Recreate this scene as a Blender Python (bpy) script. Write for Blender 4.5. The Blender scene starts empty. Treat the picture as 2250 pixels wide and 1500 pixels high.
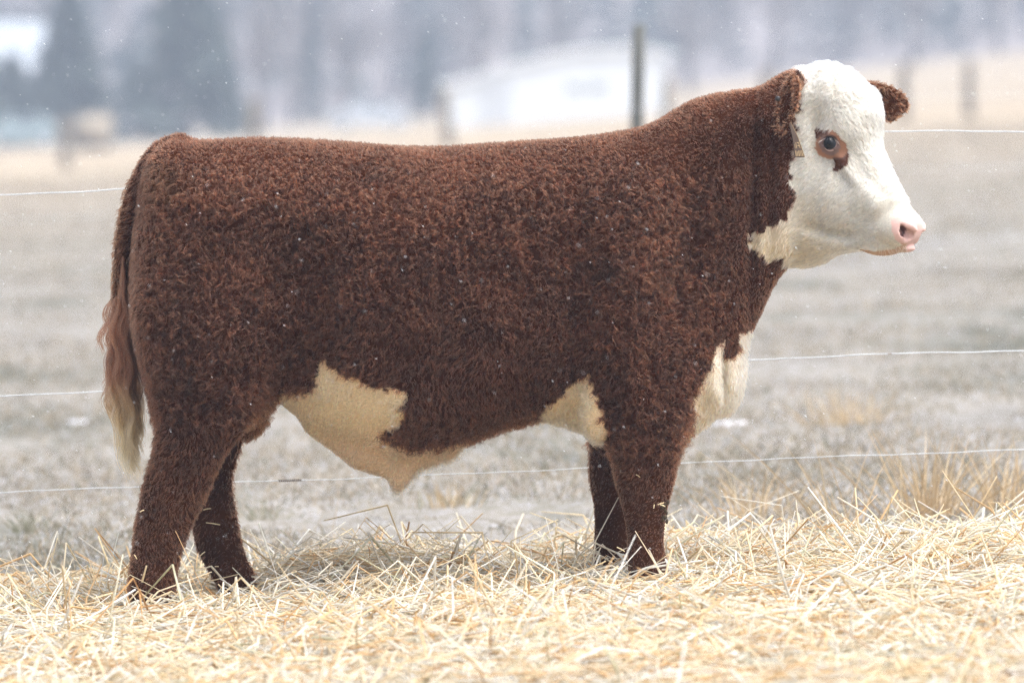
import bpy, bmesh, math
import numpy as np
from mathutils import Vector, Matrix, Euler

rng = np.random.default_rng(7)
scn = bpy.context.scene
col = scn.collection

# ------------------------------------------------------------------ camera
S = 1.28e-3            # metres per photo pixel at the bull
D0 = 16.0              # camera to bull
HC = 1.40              # camera height
VH = 200.0             # photo row of the horizon
cam_d = bpy.data.cameras.new('camera')
cam_d.sensor_width = 36.0
cam_d.lens = 200.0
cam_d.shift_y = -(750.0 - VH) / 2250.0
cam_d.clip_start = 0.5
cam_d.clip_end = 4000.0
cam_d.dof.use_dof = True
cam_d.dof.focus_distance = D0 - 0.16
cam_d.dof.aperture_fstop = 2.8
cam = bpy.data.objects.new('camera', cam_d)
cam.location = (0.0, -D0, HC)
cam.rotation_euler = (math.pi / 2, 0, 0)
col.objects.link(cam)
scn.camera = cam

# ------------------------------------------------------------------ sky, sun, exposure
SUN_EL, SUN_AZ = 64.0, 112.0
world = bpy.data.worlds.new('World')
scn.world = world
world.use_nodes = True
wn = world.node_tree.nodes
wl = world.node_tree.links
sky = wn.new('ShaderNodeTexSky')
sky.sky_type = 'NISHITA'
sky.sun_disc = False
sky.sun_elevation = math.radians(SUN_EL)
sky.sun_rotation = math.radians(SUN_AZ)
sky.air_density = 1.0
sky.dust_density = 6.0
hsv = wn.new('ShaderNodeHueSaturation')       # cloud cover takes most of the blue out of the sky
hsv.inputs['Saturation'].default_value = 0.34
hsv.inputs['Value'].default_value = 1.0
wl.new(sky.outputs['Color'], hsv.inputs['Color'])
wl.new(hsv.outputs['Color'], wn['Background'].inputs['Color'])
wn['Background'].inputs['Strength'].default_value = 0.15

sun_d = bpy.data.lights.new('sun', 'SUN')
sun_d.energy = 1.15
sun_d.angle = math.radians(60)
sun_d.color = (1.0, 0.97, 0.93)
sun = bpy.data.objects.new('sun', sun_d)
_el, _az = math.radians(SUN_EL), math.radians(SUN_AZ)
_dir = Vector((math.sin(_az) * math.cos(_el), math.cos(_az) * math.cos(_el), math.sin(_el)))
sun.rotation_euler = _dir.to_track_quat('Z', 'Y').to_euler()
sun.location = _dir * 40
col.objects.link(sun)

vs = scn.view_settings
vs.view_transform = 'Standard'
vs.look = 'None'
vs.gamma = 1.0
vs.exposure = 1.4
vs.use_curve_mapping = False
scn.render.engine = 'CYCLES'
cy = scn.cycles
cy.max_bounces = 8
cy.diffuse_bounces = 4
cy.glossy_bounces = 4
cy.transmission_bounces = 6
cy.transparent_max_bounces = 8
cy.volume_bounces = 1
cy.use_denoising = True
cy.denoiser = 'OPENIMAGEDENOISE'
cy.denoising_input_passes = 'RGB_ALBEDO_NORMAL'
cy.denoising_prefilter = 'NONE'
cy.caustics_reflective = False
cy.caustics_refractive = False
scn.cycles_curves.shape = 'RIBBONS'
scn.cycles_curves.subdivisions = 2


# ------------------------------------------------------------------ helpers
def P(u, v, y=0.0):
    """photo pixel -> world point on the vertical plane at depth y (bull midline y = 0)"""
    k = S * (D0 + y) / D0
    return np.array([(u - 1125.0) * k, y, HC - (v - VH) * k])


def tag(o, label=None, cat=None, group=None, kind=None):
    if label:
        o['label'] = label
    if cat:
        o['category'] = cat
    if group:
        o['group'] = group
    if kind:
        o['kind'] = kind
    return o


def empty(name, loc=(0, 0, 0), rz=0.0, parent=None):
    o = bpy.data.objects.new(name, None)
    o.location = loc
    o.rotation_euler = (0, 0, rz)
    o.empty_display_size = 0.1
    col.objects.link(o)
    if parent:
        o.parent = parent
    return o


def link(o, parent=None):
    col.objects.link(o)
    if parent is not None:
        o.parent = parent
    return o


def mesh_np(name, verts, faces, mat=None, parent=None, smooth=False, colors=None, cname='col'):
    """fast mesh from numpy arrays; faces (n,3) or (n,4)"""
    me = bpy.data.meshes.new(name)
    verts = np.asarray(verts, np.float32)
    faces = np.asarray(faces, np.int32)
    n, k = faces.shape
    me.vertices.add(len(verts))
    me.vertices.foreach_set('co', verts.ravel())
    me.loops.add(n * k)
    me.loops.foreach_set('vertex_index', faces.ravel())
    me.polygons.add(n)
    me.polygons.foreach_set('loop_start', np.arange(0, n * k, k, dtype=np.int32))
    me.polygons.foreach_set('loop_total', np.full(n, k, np.int32))
    if smooth:
        me.polygons.foreach_set('use_smooth', np.ones(n, bool))
    me.update(calc_edges=True)
    if colors is not None:
        a = me.attributes.new(cname, 'FLOAT_COLOR', 'POINT')
        c = np.ones((len(verts), 4), np.float32)
        c[:, :3] = colors
        a.data.foreach_set('color', c.ravel())
    if mat:
        me.materials.append(mat)
    o = bpy.data.objects.new(name, me)
    return link(o, parent)


def bm_obj(name, bm, mat=None, parent=None, smooth=False):
    me = bpy.data.meshes.new(name)
    bm.normal_update()
    bm.to_mesh(me)
    bm.free()
    if mat:
        me.materials.append(mat)
    if smooth:
        me.polygons.foreach_set('use_smooth', np.ones(len(me.polygons), bool))
    o = bpy.data.objects.new(name, me)
    return link(o, parent)


def add_box(bm, c, size, rot=None):
    r = bmesh.ops.create_cube(bm, size=1.0)
    M = Matrix.Translation(Vector(c)) @ (rot.to_4x4() if rot else Matrix.Identity(4)) @ Matrix.Diagonal((*size, 1))
    bmesh.ops.transform(bm, matrix=M, verts=r['verts'])
    return r['verts']


def add_tube(bm, pts, radii, n=8, cap=True):
    pts = [Vector(p) for p in pts]
    rings = []
    up = Vector((0.13, 0.21, 1)).normalized()
    for i, p in enumerate(pts):
        t = (pts[min(i + 1, len(pts) - 1)] - pts[max(i - 1, 0)]).normalized()
        a = t.cross(up)
        if a.length < 0.1:
            a = t.cross(Vector((1, 0, 0)))
        a.normalize()
        b = t.cross(a)
        r = radii[i] if hasattr(radii, '__len__') else radii
        rings.append([bm.verts.new(p + (a * math.cos(2 * math.pi * k / n) + b * math.sin(2 * math.pi * k / n)) * r) for k in range(n)])
    for i in range(len(rings) - 1):
        for k in range(n):
            bm.faces.new((rings[i][k], rings[i][(k + 1) % n], rings[i + 1][(k + 1) % n], rings[i + 1][k]))
    if cap:
        bm.faces.new(rings[0][::-1])
        bm.faces.new(rings[-1])


def material(name):
    m = bpy.data.materials.new(name)
    m.use_nodes = True
    nt = m.node_tree
    return m, nt, nt.nodes, nt.links, nt.nodes['Principled BSDF']


def noise(nodes, links, scale, detail=4, rough=0.55, vec=None):
    n = nodes.new('ShaderNodeTexNoise')
    n.inputs['Scale'].default_value = scale
    n.inputs['Detail'].default_value = detail
    n.inputs['Roughness'].default_value = rough
    if vec:
        links.new(vec, n.inputs['Vector'])
    return n


def ramp(nodes, links, fac, stops):
    r = nodes.new('ShaderNodeValToRGB')
    el = r.color_ramp.elements
    while len(el) < len(stops):
        el.new(0.5)
    for e, (p, c) in zip(el, stops):
        e.position = p
        e.color = (*c, 1)
    links.new(fac, r.inputs['Fac'])
    return r


def simple_mat(name, c0, c1, scale=6.0, rough=0.8, bump=0.0):
    m, nt, N, L, b = material(name)
    tc = N.new('ShaderNodeTexCoord')
    n = noise(N, L, scale, 6, 0.6, tc.outputs['Object'])
    r = ramp(N, L, n.outputs['Fac'], [(0.3, c0), (0.7, c1)])
    L.new(r.outputs['Color'], b.inputs['Base Color'])
    b.inputs['Roughness'].default_value = rough
    if bump:
        bp = N.new('ShaderNodeBump')
        bp.inputs['Strength'].default_value = bump
        L.new(n.outputs['Fac'], bp.inputs['Height'])
        L.new(bp.outputs['Normal'], b.inputs['Normal'])
    return m


def lerp_t(x, xp, fp):
    return np.interp(x, xp, fp)


def vnoise(p, seed=0):
    """smooth value noise, p (n,3) -> (n,) in -1..1"""
    p = np.asarray(p, np.float64)
    i = np.floor(p).astype(np.int64)
    f = p - i
    f = f * f * (3 - 2 * f)
    out = 0
    for dx in (0, 1):
        for dy in (0, 1):
            for dz in (0, 1):
                h = (i[:, 0] + dx) * 374761393 + (i[:, 1] + dy) * 668265263 + (i[:, 2] + dz) * 2147483647 + seed * 974711
                h = (h ^ (h >> 13)) * 1274126177
                h = ((h ^ (h >> 16)) & 0xffff) / 32767.5 - 1.0
                w = (f[:, 0] if dx else 1 - f[:, 0]) * (f[:, 1] if dy else 1 - f[:, 1]) * (f[:, 2] if dz else 1 - f[:, 2])
                out = out + h * w
    return out


def ground_z(x, y):
    """the pasture rises gently to the right"""
    x = np.asarray(x, float)
    y = np.asarray(y, float)
    base = 40.0 * np.tanh(0.052 * x / 40.0) - 0.012
    far = np.clip((y - 40) / 200.0, 0, 1)
    base = base + np.clip((y - 60) / 240.0, 0, 1) * (0.5 + np.clip(0.045 * x, -0.3, 1.5))
    return base + far * 0.3 * np.sin(x * 0.05 + y * 0.02) + 0.012 * np.sin(x * 2.1 + y * 0.7) * np.sin(y * 1.3 + 1.0)
# ------------------------------------------------------------------ bull: body surface
def poly_sdf(poly, X, Z):
    """signed distance to a closed polygon, positive inside"""
    d2 = np.full(X.shape, 1e9)
    ins = np.zeros(X.shape, bool)
    n = len(poly)
    for i in range(n):
        ax, az = poly[i]
        bx, bz = poly[(i + 1) % n]
        ex, ez = bx - ax, bz - az
        wx, wz = X - ax, Z - az
        t = np.clip((wx * ex + wz * ez) / (ex * ex + ez * ez + 1e-12), 0, 1)
        d2 = np.minimum(d2, (wx - ex * t) ** 2 + (wz - ez * t) ** 2)
        c = ((az > Z) != (bz > Z)) & (X < (bx - ax) * (Z - az) / (bz - az + 1e-12) + ax)
        ins ^= c
    d = np.sqrt(d2)
    return np.where(ins, d, -d)


def in_poly(poly, u, v):
    ins = np.zeros(u.shape, bool)
    n = len(poly)
    for i in range(n):
        au, av = poly[i]
        bu, bv = poly[(i + 1) % n]
        ins ^= ((av > v) != (bv > v)) & (u < (bu - au) * (v - av) / (bv - av + 1e-12) + au)
    return ins


def chaikin(poly, it=2):
    p = np.array(poly, float)
    for _ in range(it):
        q = np.roll(p, -1, 0)
        p = np.stack([0.75 * p + 0.25 * q, 0.25 * p + 0.75 * q], 1).reshape(-1, 2)
    return p


def smin(a, b, k):
    h = np.clip(0.5 + 0.5 * (b - a) / k, 0, 1)
    return b + (a - b) * h - k * h * (1 - h)


TORSO = [(385, 293), (420, 302), (470, 303), (560, 297), (640, 300), (750, 306), (850, 314), (940, 319), (1040, 314),
         (1140, 305), (1240, 297), (1340, 287), (1400, 277), (1440, 262), (1470, 242), (1500, 222), (1550, 203),
         (1600, 195), (1650, 188), (1700, 178), (1750, 163), (1800, 175), (1830, 250), (1820, 400), (1790, 500),
         (1760, 570), (1730, 592), (1704, 630), (1680, 685), (1662, 720), (1648, 760), (1640, 820), (1630, 860),
         (1605, 905), (1580, 914), (1560, 920), (1545, 945), (1500, 980), (1440, 1005), (1380, 1000), (1330, 985), (1280, 957),
         (1240, 940), (1190, 926), (1100, 950), (1040, 973), (985, 995), (940, 1005), (880, 1012), (820, 1004),
         (760, 980), (690, 946), (640, 915), (605, 885), (590, 905), (560, 935), (480, 960), (400, 960), (345, 930), (322, 860),
         (300, 790), (285, 700), (280, 620), (286, 520), (300, 430), (314, 350), (342, 312)]

TH = math.radians(30)
CT, ST = math.cos(TH), math.sin(TH)
HEAD_Y = -0.055
YK = (D0 - 0.15) / D0


def headP(a, l, v):
    """head frame (a forward, l towards the near side, v photo row) -> world"""
    k = S * YK
    x0 = (1800 - 1125.0) * k
    return np.array([x0 + S * (a * CT - l * ST), HEAD_Y - S * (a * ST + l * CT), HC - (v - VH) * k])


def head_inv(p):
    """world points (n,3) -> a, l, v in photo pixels"""
    k = S * YK
    dx = (p[:, 0] - (1800 - 1125.0) * k) / S
    dy = (p[:, 1] - HEAD_Y) / S
    a = dx * CT - dy * ST
    l = -dx * ST - dy * CT
    v = VH + (HC - p[:, 2]) / k
    return a, l, v


class Field:
    def __init__(self, xs, ys, zs):
        self.xs, self.ys, self.zs = xs, ys, zs
        self.F = np.full((len(xs), len(ys), len(zs)), 0.3, np.float32)

    def sub(self, lo, hi):
        sl = []
        for g, a, b in zip((self.xs, self.ys, self.zs), lo, hi):
            i0 = max(0, np.searchsorted(g, a) - 1)
            i1 = min(len(g), np.searchsorted(g, b) + 1)
            sl.append(slice(i0, i1))
        X = self.xs[sl[0]][:, None, None]
        Y = self.ys[sl[1]][None, :, None]
        Z = self.zs[sl[2]][None, None, :]
        return tuple(sl), X, Y, Z

    def union(self, sl, d, k):
        self.F[sl] = smin(self.F[sl], d.astype(np.float32), k)

    def carve(self, sl, d, k):
        self.F[sl] = -smin(-self.F[sl], d.astype(np.float32), k)

    def ellipsoid(self, c, r, k=0.02, rot=None, carve=False):
        """c world centre, r radii (metres), rot 3x3 whose columns are the ellipsoid's axes"""
        c = np.asarray(c, float)
        r = np.asarray(r, float)
        R = max(r) + k + 0.03
        sl, X, Y, Z = self.sub(c - R, c + R)
        if rot is None:
            rot = np.eye(3)
        dx, dy, dz = X - c[0], Y - c[1], Z - c[2]
        q0 = (dx * rot[0, 0] + dy * rot[1, 0] + dz * rot[2, 0])
        q1 = (dx * rot[0, 1] + dy * rot[1, 1] + dz * rot[2, 1])
        q2 = (dx * rot[0, 2] + dy * rot[1, 2] + dz * rot[2, 2])
        k0 = np.sqrt((q0 / r[0]) ** 2 + (q1 / r[1]) ** 2 + (q2 / r[2]) ** 2)
        k1 = np.sqrt((q0 / r[0] ** 2) ** 2 + (q1 / r[1] ** 2) ** 2 + (q2 / r[2] ** 2) ** 2) + 1e-9
        d = k0 * (k0 - 1) / k1
        (self.carve if carve else self.union)(sl, d, k)

    def cone(self, pts, rad, k=0.02, sq=None, carve=False):
        """smooth chain of round cones; sq = (axis vector, factor) squashes along an axis"""
        pts = np.asarray(pts, float)
        rad = np.asarray(rad, float)
        if len(pts) > 2 and not (abs(pts[0] - pts[-1]).sum() < 1e-6):
            q = np.vstack([2 * pts[0] - pts[1], pts, 2 * pts[-1] - pts[-2]])
            out, rr = [], []
            for i in range(1, len(q) - 2):
                for t in (0, 0.34, 0.67):
                    a0, a1, a2, a3 = q[i - 1], q[i], q[i + 1], q[i + 2]
                    out.append(0.5 * (2 * a1 + (a2 - a0) * t + (2 * a0 - 5 * a1 + 4 * a2 - a3) * t * t + (3 * a1 - a0 - 3 * a2 + a3) * t ** 3))
                    rr.append(rad[i - 1] + (rad[i] - rad[i - 1]) * t)
            pts, rad = np.array(out + [pts[-1]]), np.array(rr + [rad[-1]])
        R = rad.max() * 1.4 + k + 0.03
        sl, X, Y, Z = self.sub(pts.min(0) - R, pts.max(0) + R)
        best = None
        for i in range(len(pts) - 1):
            a, b = pts[i], pts[i + 1]
            ab = b - a
            px, py, pz = X - a[0], Y - a[1], Z - a[2]
            if sq is not None:
                ax, f = sq
                ab = ab + ax * np.dot(ab, ax) * (f - 1)
                dt = px * ax[0] + py * ax[1] + pz * ax[2]
                px, py, pz = px + ax[0] * dt * (f - 1), py + ax[1] * dt * (f - 1), pz + ax[2] * dt * (f - 1)
            t = np.clip((px * ab[0] + py * ab[1] + pz * ab[2]) / (ab @ ab + 1e-12), 0, 1)
            dd = np.sqrt((px - ab[0] * t) ** 2 + (py - ab[1] * t) ** 2 + (pz - ab[2] * t) ** 2) - (rad[i] + (rad[i + 1] - rad[i]) * t)
            best = dd if best is None else np.minimum(best, dd)
        (self.carve if carve else self.union)(sl, best, k)

    def leg(self, rows, y0, k, sideness):
        """rows: (v, u_centre, half_u, half_y[, y offset]) in photo pixels at depth y0"""
        kk = S * (D0 + y0) / D0
        rows = np.array(rows, float)
        zr = HC - (rows[:, 0] - VH) * kk
        o = np.argsort(zr)
        zr = zr[o]
        rows = rows[o]
        zd = np.linspace(zr[0], zr[-1], 240)
        win = np.hanning(23)
        win /= win.sum()

        def sm(col_, sc, off=0.0):
            t = np.interp(zd, zr, (rows[:, col_] - off) * sc)
            tp = np.concatenate([np.full(11, t[0]), t, np.full(11, t[-1])])
            return np.convolve(tp, win, 'valid')
        uc, hu, hy = sm(1, kk, 1125.0), sm(2, kk), sm(3, kk)
        yo = sm(4, kk) if rows.shape[1] > 4 else np.zeros_like(zd)
        sl, X, Y, Z = self.sub((uc.min() - hu.max() - .1, y0 - .35, zr[0] - .03), (uc.max() + hu.max() + .1, y0 + .35, zr[-1] + .12))
        Zf = Z.ravel()
        c = np.interp(Zf, zd, uc)[None, None, :]
        a = np.interp(Zf, zd, hu)[None, None, :]
        b = np.interp(Zf, zd, hy)[None, None, :]
        yy = y0 + np.interp(Zf, zd, yo)[None, None, :]
        e = 2.3
        g = (np.abs((X - c) / a) ** e + np.abs((Y - yy) / b) ** e) ** (1 / e) - 1
        d = g * np.minimum(a, b) * 0.9
        over = np.maximum(Z - zr[-1], zr[0] - Z)
        d = np.maximum(d, over)
        self.union(sl, d, k)


def surface_nets(F, xs, ys, zs):
    ins = F < 0
    a = ins[:-1, :-1, :-1]
    cnt = np.zeros(a.shape, np.int8)
    for i in (0, 1):
        for j in (0, 1):
            for k in (0, 1):
                cnt += ins[i:F.shape[0] - 1 + i, j:F.shape[1] - 1 + j, k:F.shape[2] - 1 + k]
    act = (cnt > 0) & (cnt < 8)
    ci, cj, ck = np.nonzero(act)
    idx = np.full(a.shape, -1, np.int32)
    idx[ci, cj, ck] = np.arange(len(ci))
    g = [xs, ys, zs]
    cs = [(i, j, k) for i in (0, 1) for j in (0, 1) for k in (0, 1)]
    val = {c: F[ci + c[0], cj + c[1], ck + c[2]].astype(np.float64) for c in cs}
    pos = {c: np.stack([xs[ci + c[0]], ys[cj + c[1]], zs[ck + c[2]]], 1) for c in cs}
    acc = np.zeros((len(ci), 3))
    num = np.zeros(len(ci))
    for c in cs:
        for ax in range(3):
            if c[ax] == 0:
                d = list(c)
                d[ax] = 1
                d = tuple(d)
                m = (val[c] < 0) != (val[d] < 0)
                t = np.where(m, val[c] / np.where(m, val[c] - val[d], 1), 0)
                acc += np.where(m[:, None], pos[c] + (pos[d] - pos[c]) * t[:, None], 0)
                num += m
    V = acc / num[:, None]
    quads = []
    for ax in range(3):
        s0 = [slice(None)] * 3
        s1 = [slice(None)] * 3
        s0[ax] = slice(0, -1)
        s1[ax] = slice(1, None)
        A, B = ins[tuple(s0)], ins[tuple(s1)]
        o1, o2 = [(1, 2), (2, 0), (0, 1)][ax]
        m = A != B
        e = np.array(np.nonzero(m)).T
        ok = (e[:, o1] > 0) & (e[:, o2] > 0) & (e[:, o1] < F.shape[o1] - 1) & (e[:, o2] < F.shape[o2] - 1)
        e = e[ok]
        q = []
        for d1, d2 in ((-1, -1), (0, -1), (0, 0), (-1, 0)):
            c = e.copy()
            c[:, o1] += d1
            c[:, o2] += d2
            q.append(idx[c[:, 0], c[:, 1], c[:, 2]])
        q = np.stack(q, 1)
        flip = ~A[e[:, 0], e[:, 1], e[:, 2]]
        q[flip] = q[flip][:, ::-1]
        quads.append(q)
    Q = np.concatenate(quads)
    Q = Q[(Q >= 0).all(1)]
    return V, Q


def laplacian(V, Q, it, lam, w=None):
    e = np.concatenate([Q[:, [0, 1]], Q[:, [1, 2]], Q[:, [2, 3]], Q[:, [3, 0]]])
    e = np.concatenate([e, e[:, ::-1]])
    deg = np.bincount(e[:, 0], minlength=len(V)).astype(float)[:, None]
    for i in range(it):
        for l in (lam, -lam * 1.03):
            s = np.stack([np.bincount(e[:, 0], V[e[:, 1], k], minlength=len(V)) for k in range(3)], 1) / deg
            V = V + (s - V) * (l if w is None else l * w[:, None])
    return V


def build_body():
    fine = 0.0042
    xs = np.concatenate([np.arange(-1.20, 0.72, 0.0072), np.arange(0.72, 1.22, fine)])
    ys = np.arange(-0.40, 0.36, 0.0055)
    zs = np.concatenate([np.arange(-0.09, 0.84, 0.0075), np.arange(0.84, 1.52, 0.0048)])
    fd = Field(xs, ys, zs)

    # ---- trunk and neck, inflated from the side outline
    poly = chaikin([tuple(P(u, v)[[0, 2]]) for u, v in TORSO], 2)
    X2, Z2 = np.meshgrid(xs, zs, indexing='ij')
    d = poly_sdf(poly, X2, Z2)
    U = X2 / S + 1125
    Vv = VH + (HC - Z2) / S
    W = lerp_t(U, [280, 330, 400, 520, 700, 900, 1100, 1250, 1400, 1480, 1560, 1650, 1750, 1830],
               [140, 172, 192, 205, 205, 214, 214, 205, 196, 168, 132, 104, 86, 78])

    def blob(u, v, su, sv, h, ang=0.0):
        c, s_ = math.cos(ang), math.sin(ang)
        du, dv = U - u, Vv - v
        return h * np.exp(-0.5 * (((du * c + dv * s_) / su) ** 2 + ((dv * c - du * s_) / sv) ** 2))
    W = W + blob(430, 690, 105, 150, 30) + blob(880, 640, 220, 150, 22) - blob(650, 740, 55, 130, 40, 0.25)
    W = W + blob(1400, 600, 85, 190, 30, -0.12) - blob(1262, 660, 32, 190, 26) + blob(1350, 860, 70, 90, 14)
    W = W - blob(1500, 560, 28, 150, 22, 0.12) + blob(560, 400, 60, 60, 10) + blob(1560, 420, 40, 130, 12)
    W = W - blob(1652, 420, 9, 200, 24, 0.03) - blob(1690, 430, 8, 150, 13, 0.03) + blob(1720, 400, 26, 130, 10)
    W = W - blob(1300, 900, 40, 60, 30)
    W = W - blob(1588, 838, 6, 46, 34, -0.05) + blob(1566, 850, 12, 60, 16)          # crease between dewlap and brisket
    W = W * lerp_t(Vv, [300, 500, 700, 900, 1000], [0.93, 0.985, 1.03, 0.97, 0.82])
    # folds of skin and thick coat on the flank and neck
    W = W + 3.5 * np.sin(U * 0.035 + np.sin(Vv * 0.013) * 2.0) * np.sin(Vv * 0.027 + U * 0.008)
    Rr = lerp_t(U, [280, 420, 600, 800, 1300, 1420, 1520, 1650, 1800], [120, 165, 190, 205, 205, 180, 130, 92, 80])
    W *= S
    Rr *= S
    t = np.minimum(d / Rr, 1.0)
    e1 = np.maximum(1 - t, 0)
    yc = -0.06 * np.clip((U - 1430) / 330, 0, 1) ** 1.5
    p = 2.25
    for i0 in range(0, len(xs), 60):
        sl = slice(i0, min(i0 + 60, len(xs)))
        yy = np.abs(ys[None, :, None] - yc[sl][:, None, :])
        g = ((yy / W[sl][:, None, :]) ** p + (e1[sl][:, None, :]) ** p) ** (1 / p) - 1
        fd.F[sl] = np.minimum(fd.F[sl], g * np.minimum(W, Rr)[sl][:, None, :])

    # ---- legs
    fd.leg([(520, 420, 110, 60, 30), (700, 448, 168, 92, 0), (860, 458, 138, 92, 0), (930, 446, 114, 84, -4), (1000, 414, 88, 66, -4), (1050, 394, 85, 56, 0),
            (1103, 378, 78, 52, 0), (1160, 357, 70, 48, 0), (1200, 348, 63, 46, 0), (1246, 338, 60, 47, 0), (1285, 332, 59, 49, 0), (1326, 335, 54, 47, 0)],
           -0.165, 0.05, -1)
    fd.leg([(700, 448, 150, 80, -20), (860, 470, 120, 84, 0), (930, 464, 98, 76, 0), (1000, 459, 74, 60, 0), (1050, 452, 64, 52, 0), (1090, 454, 65, 50, 0),
            (1155, 474, 58, 45, 0), (1190, 479, 60, 44, 0), (1228, 492, 57, 44, 0), (1263, 512, 56, 45, 0), (1288, 522, 50, 45, 0), (1312, 526, 48, 45, 0)],
           0.165, 0.05, 1)
    fd.leg([(620, 1420, 95, 60, 40), (760, 1422, 112, 84, 10), (900, 1428, 101, 84, 0), (985, 1416, 86, 74, 0), (1050, 1416, 74, 60, 0), (1110, 1417, 57, 50, 0),
            (1160, 1418, 47, 45, 0), (1200, 1418, 45, 43, 0), (1235, 1424, 50, 46, 0), (1262, 1429, 54, 50, 0), (1282, 1430, 52, 48, 0)],
           -0.165, 0.05, -1)
    fd.leg([(760, 1390, 105, 80, -20), (900, 1375, 95, 80, 0), (985, 1366, 80, 70, 0), (1030, 1358, 72, 60, 0), (1075, 1353, 62, 52, 0), (1110, 1350, 51, 47, 0),
            (1160, 1347, 46, 44, 0), (1200, 1344, 45, 43, 0), (1235, 1344, 50, 46, 0), (1275, 1344, 52, 48, 0)],
           0.165, 0.05, 1)
    # elbow tuft, hock points
    fd.ellipsoid(P(1312, 905, -0.2), (0.05, 0.05, 0.09), 0.05)

    # ---- sheath, scrotum, brisket
    fd.cone([P(700, 930), P(800, 985), P(868, 1030), P(874, 1068)], [0.05, 0.07, 0.042, 0.021], 0.045)
    fd.cone([P(985, 985), P(905, 1018), P(878, 1052)], [0.04, 0.035, 0.026], 0.03)
    fd.ellipsoid(P(545, 905), (0.06, 0.075, 0.088), 0.03)
    fd.ellipsoid(P(1602, 834, -0.01), (0.052, 0.062, 0.110), 0.03, rot=np.array([[1, 0, .12], [0, 1, 0], [-.12, 0, 1.0]]))
    fd.ellipsoid(P(1538, 880, -0.01), (0.055, 0.12, 0.078), 0.04)

    # ---- tail
    fd.ellipsoid(P(388, 318), (0.035, 0.045, 0.030), 0.02)
    fd.cone([P(398, 318), P(352, 336), P(314, 386), P(289, 460), P(273, 540), P(264, 620), P(262, 700), P(266, 800)],
            [0.038, 0.042, 0.038, 0.034, 0.031, 0.026, 0.020, 0.014], 0.018)

    # ---- head
    H = lambda a, l, v: headP(a, l, v)
    fa = np.array([CT, -ST, 0.0])
    na = np.array([-ST, -CT, 0.0])
    za = np.array([0, 0, 1.0])
    hr = np.stack([fa, na, za], 1)

    def tilt(ang):        # rotate in the forward/up plane, forward dips by ang
        c, s_ = math.cos(ang), math.sin(ang)
        return np.stack([fa * c - za * s_, na, fa * s_ + za * c], 1)

    def E(a, l, v, ra, rl, rv, k=22, rot=hr, carve=False):
        fd.ellipsoid(H(a, l, v), np.array([ra, rl, rv]) * S, k * S, rot, carve)
    E(42, 0, 232, 78, 74, 88, 20)
    E(86, 0, 276, 64, 74, 92, 25, tilt(0.36))
    E(20, 0, 164, 34, 42, 26, 16)
    fd.cone([H(98, 0, 318), H(136, 0, 388), H(192, 0, 470)], np.array([51, 46, 38]) * S, 26 * S, (na, 0.92))
    E(193, 0, 506, 51, 55, 38, 20, tilt(0.25))
    E(208, 22, 500, 38, 34, 37, 16)
    E(208, -22, 500, 38, 34, 37, 16)
    E(214, 0, 494, 34, 40, 28, 16)
    E(162, 0, 539, 54, 38, 25, 12, tilt(-0.04))
    E(150, 0, 500, 60, 50, 42, 22)
    for sgn in (1, -1):
        E(32, 44 * sgn, 425, 72, 40, 96, 30, tilt(-0.45))
        E(92, 40 * sgn, 448, 60, 26, 50, 30, tilt(0.7))
        fd.cone([H(-8, 34 * sgn, 512), H(60, 30 * sgn, 522), H(128, 18 * sgn, 526)], np.array([46, 34, 20]) * S, 18 * S)
        E(62, 56 * sgn, 306, 36, 26, 34, 18)                                     # orbit
        E(88, 46 * sgn, 278, 34, 26, 30, 22, tilt(0.8))                          # brow
        fd.cone([H(96, 52 * sgn, 352), H(128, 46 * sgn, 398), H(170, 36 * sgn, 446)], np.array([12, 9, 5]) * S, 26 * S)
    E(-30, 0, 525, 80, 58, 64, 30)
    E(-52, 0, 240, 70, 82, 90, 40)
    # soft wrinkle of skin along the nasal bone and mouth corner
    for sgn in (1, -1):
        E(140, 44 * sgn, 436, 44, 18, 24, 26, tilt(0.7))
    # mouth
    for sgn in (1, -1):
        fd.cone([H(122, 50 * sgn, 541), H(150, 48 * sgn, 546), H(190, 40 * sgn, 548), H(222, 24 * sgn, 545), H(238, 0, 541)],
                np.array([2.2, 2.6, 2.6, 2.6, 2.5]) * S, 5 * S, carve=True)
    E(214, 0, 545, 24, 26, 11, 8)
    # eyes
    for sgn in (1, -1):
        out = fa * 0.22 + na * sgn * 0.96 + za * 0.12
        out /= np.linalg.norm(out)
        c = H(66, 66 * sgn, 316)
        fd.ellipsoid(c + out * 0.013, np.array([18, 18, 15]) * S, 3 * S, hr, True)
        # lids: an almond ring round the ball
        ring = []
        fw = fa - out * (fa @ out)
        fw /= np.linalg.norm(fw)
        upv = np.cross(out, fw) * (1 if np.cross(out, fw)[2] > 0 else -1)
        for q in range(13):
            an = 2 * math.pi * q / 12
            cu_, su_ = math.cos(an), math.sin(an)
            ring.append(c + out * (0.0135 - 0.006 * cu_ * cu_) + fw * cu_ * 20 * S + upv * su_ * (9.0 if su_ > 0 else 11.0) * S - za * 0.003 * max(cu_, 0))
        fd.cone(ring, np.full(13, 5.0) * S, 5 * S)
        arc = [c + out * (0.016 - 0.008 * math.cos(q_) ** 2) + fw * math.cos(q_) * 27 * S + upv * math.sin(q_) * 21 * S for q_ in np.linspace(0.35, 2.8, 7)]
        fd.cone(arc, np.full(7, 4.5) * S, 7 * S)
        fd.cone([H(86, 62 * sgn, 348), H(108, 60 * sgn, 378), H(124, 57 * sgn, 400)], np.array([5, 6, 4]) * S, 16 * S)     # facial crest
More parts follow.
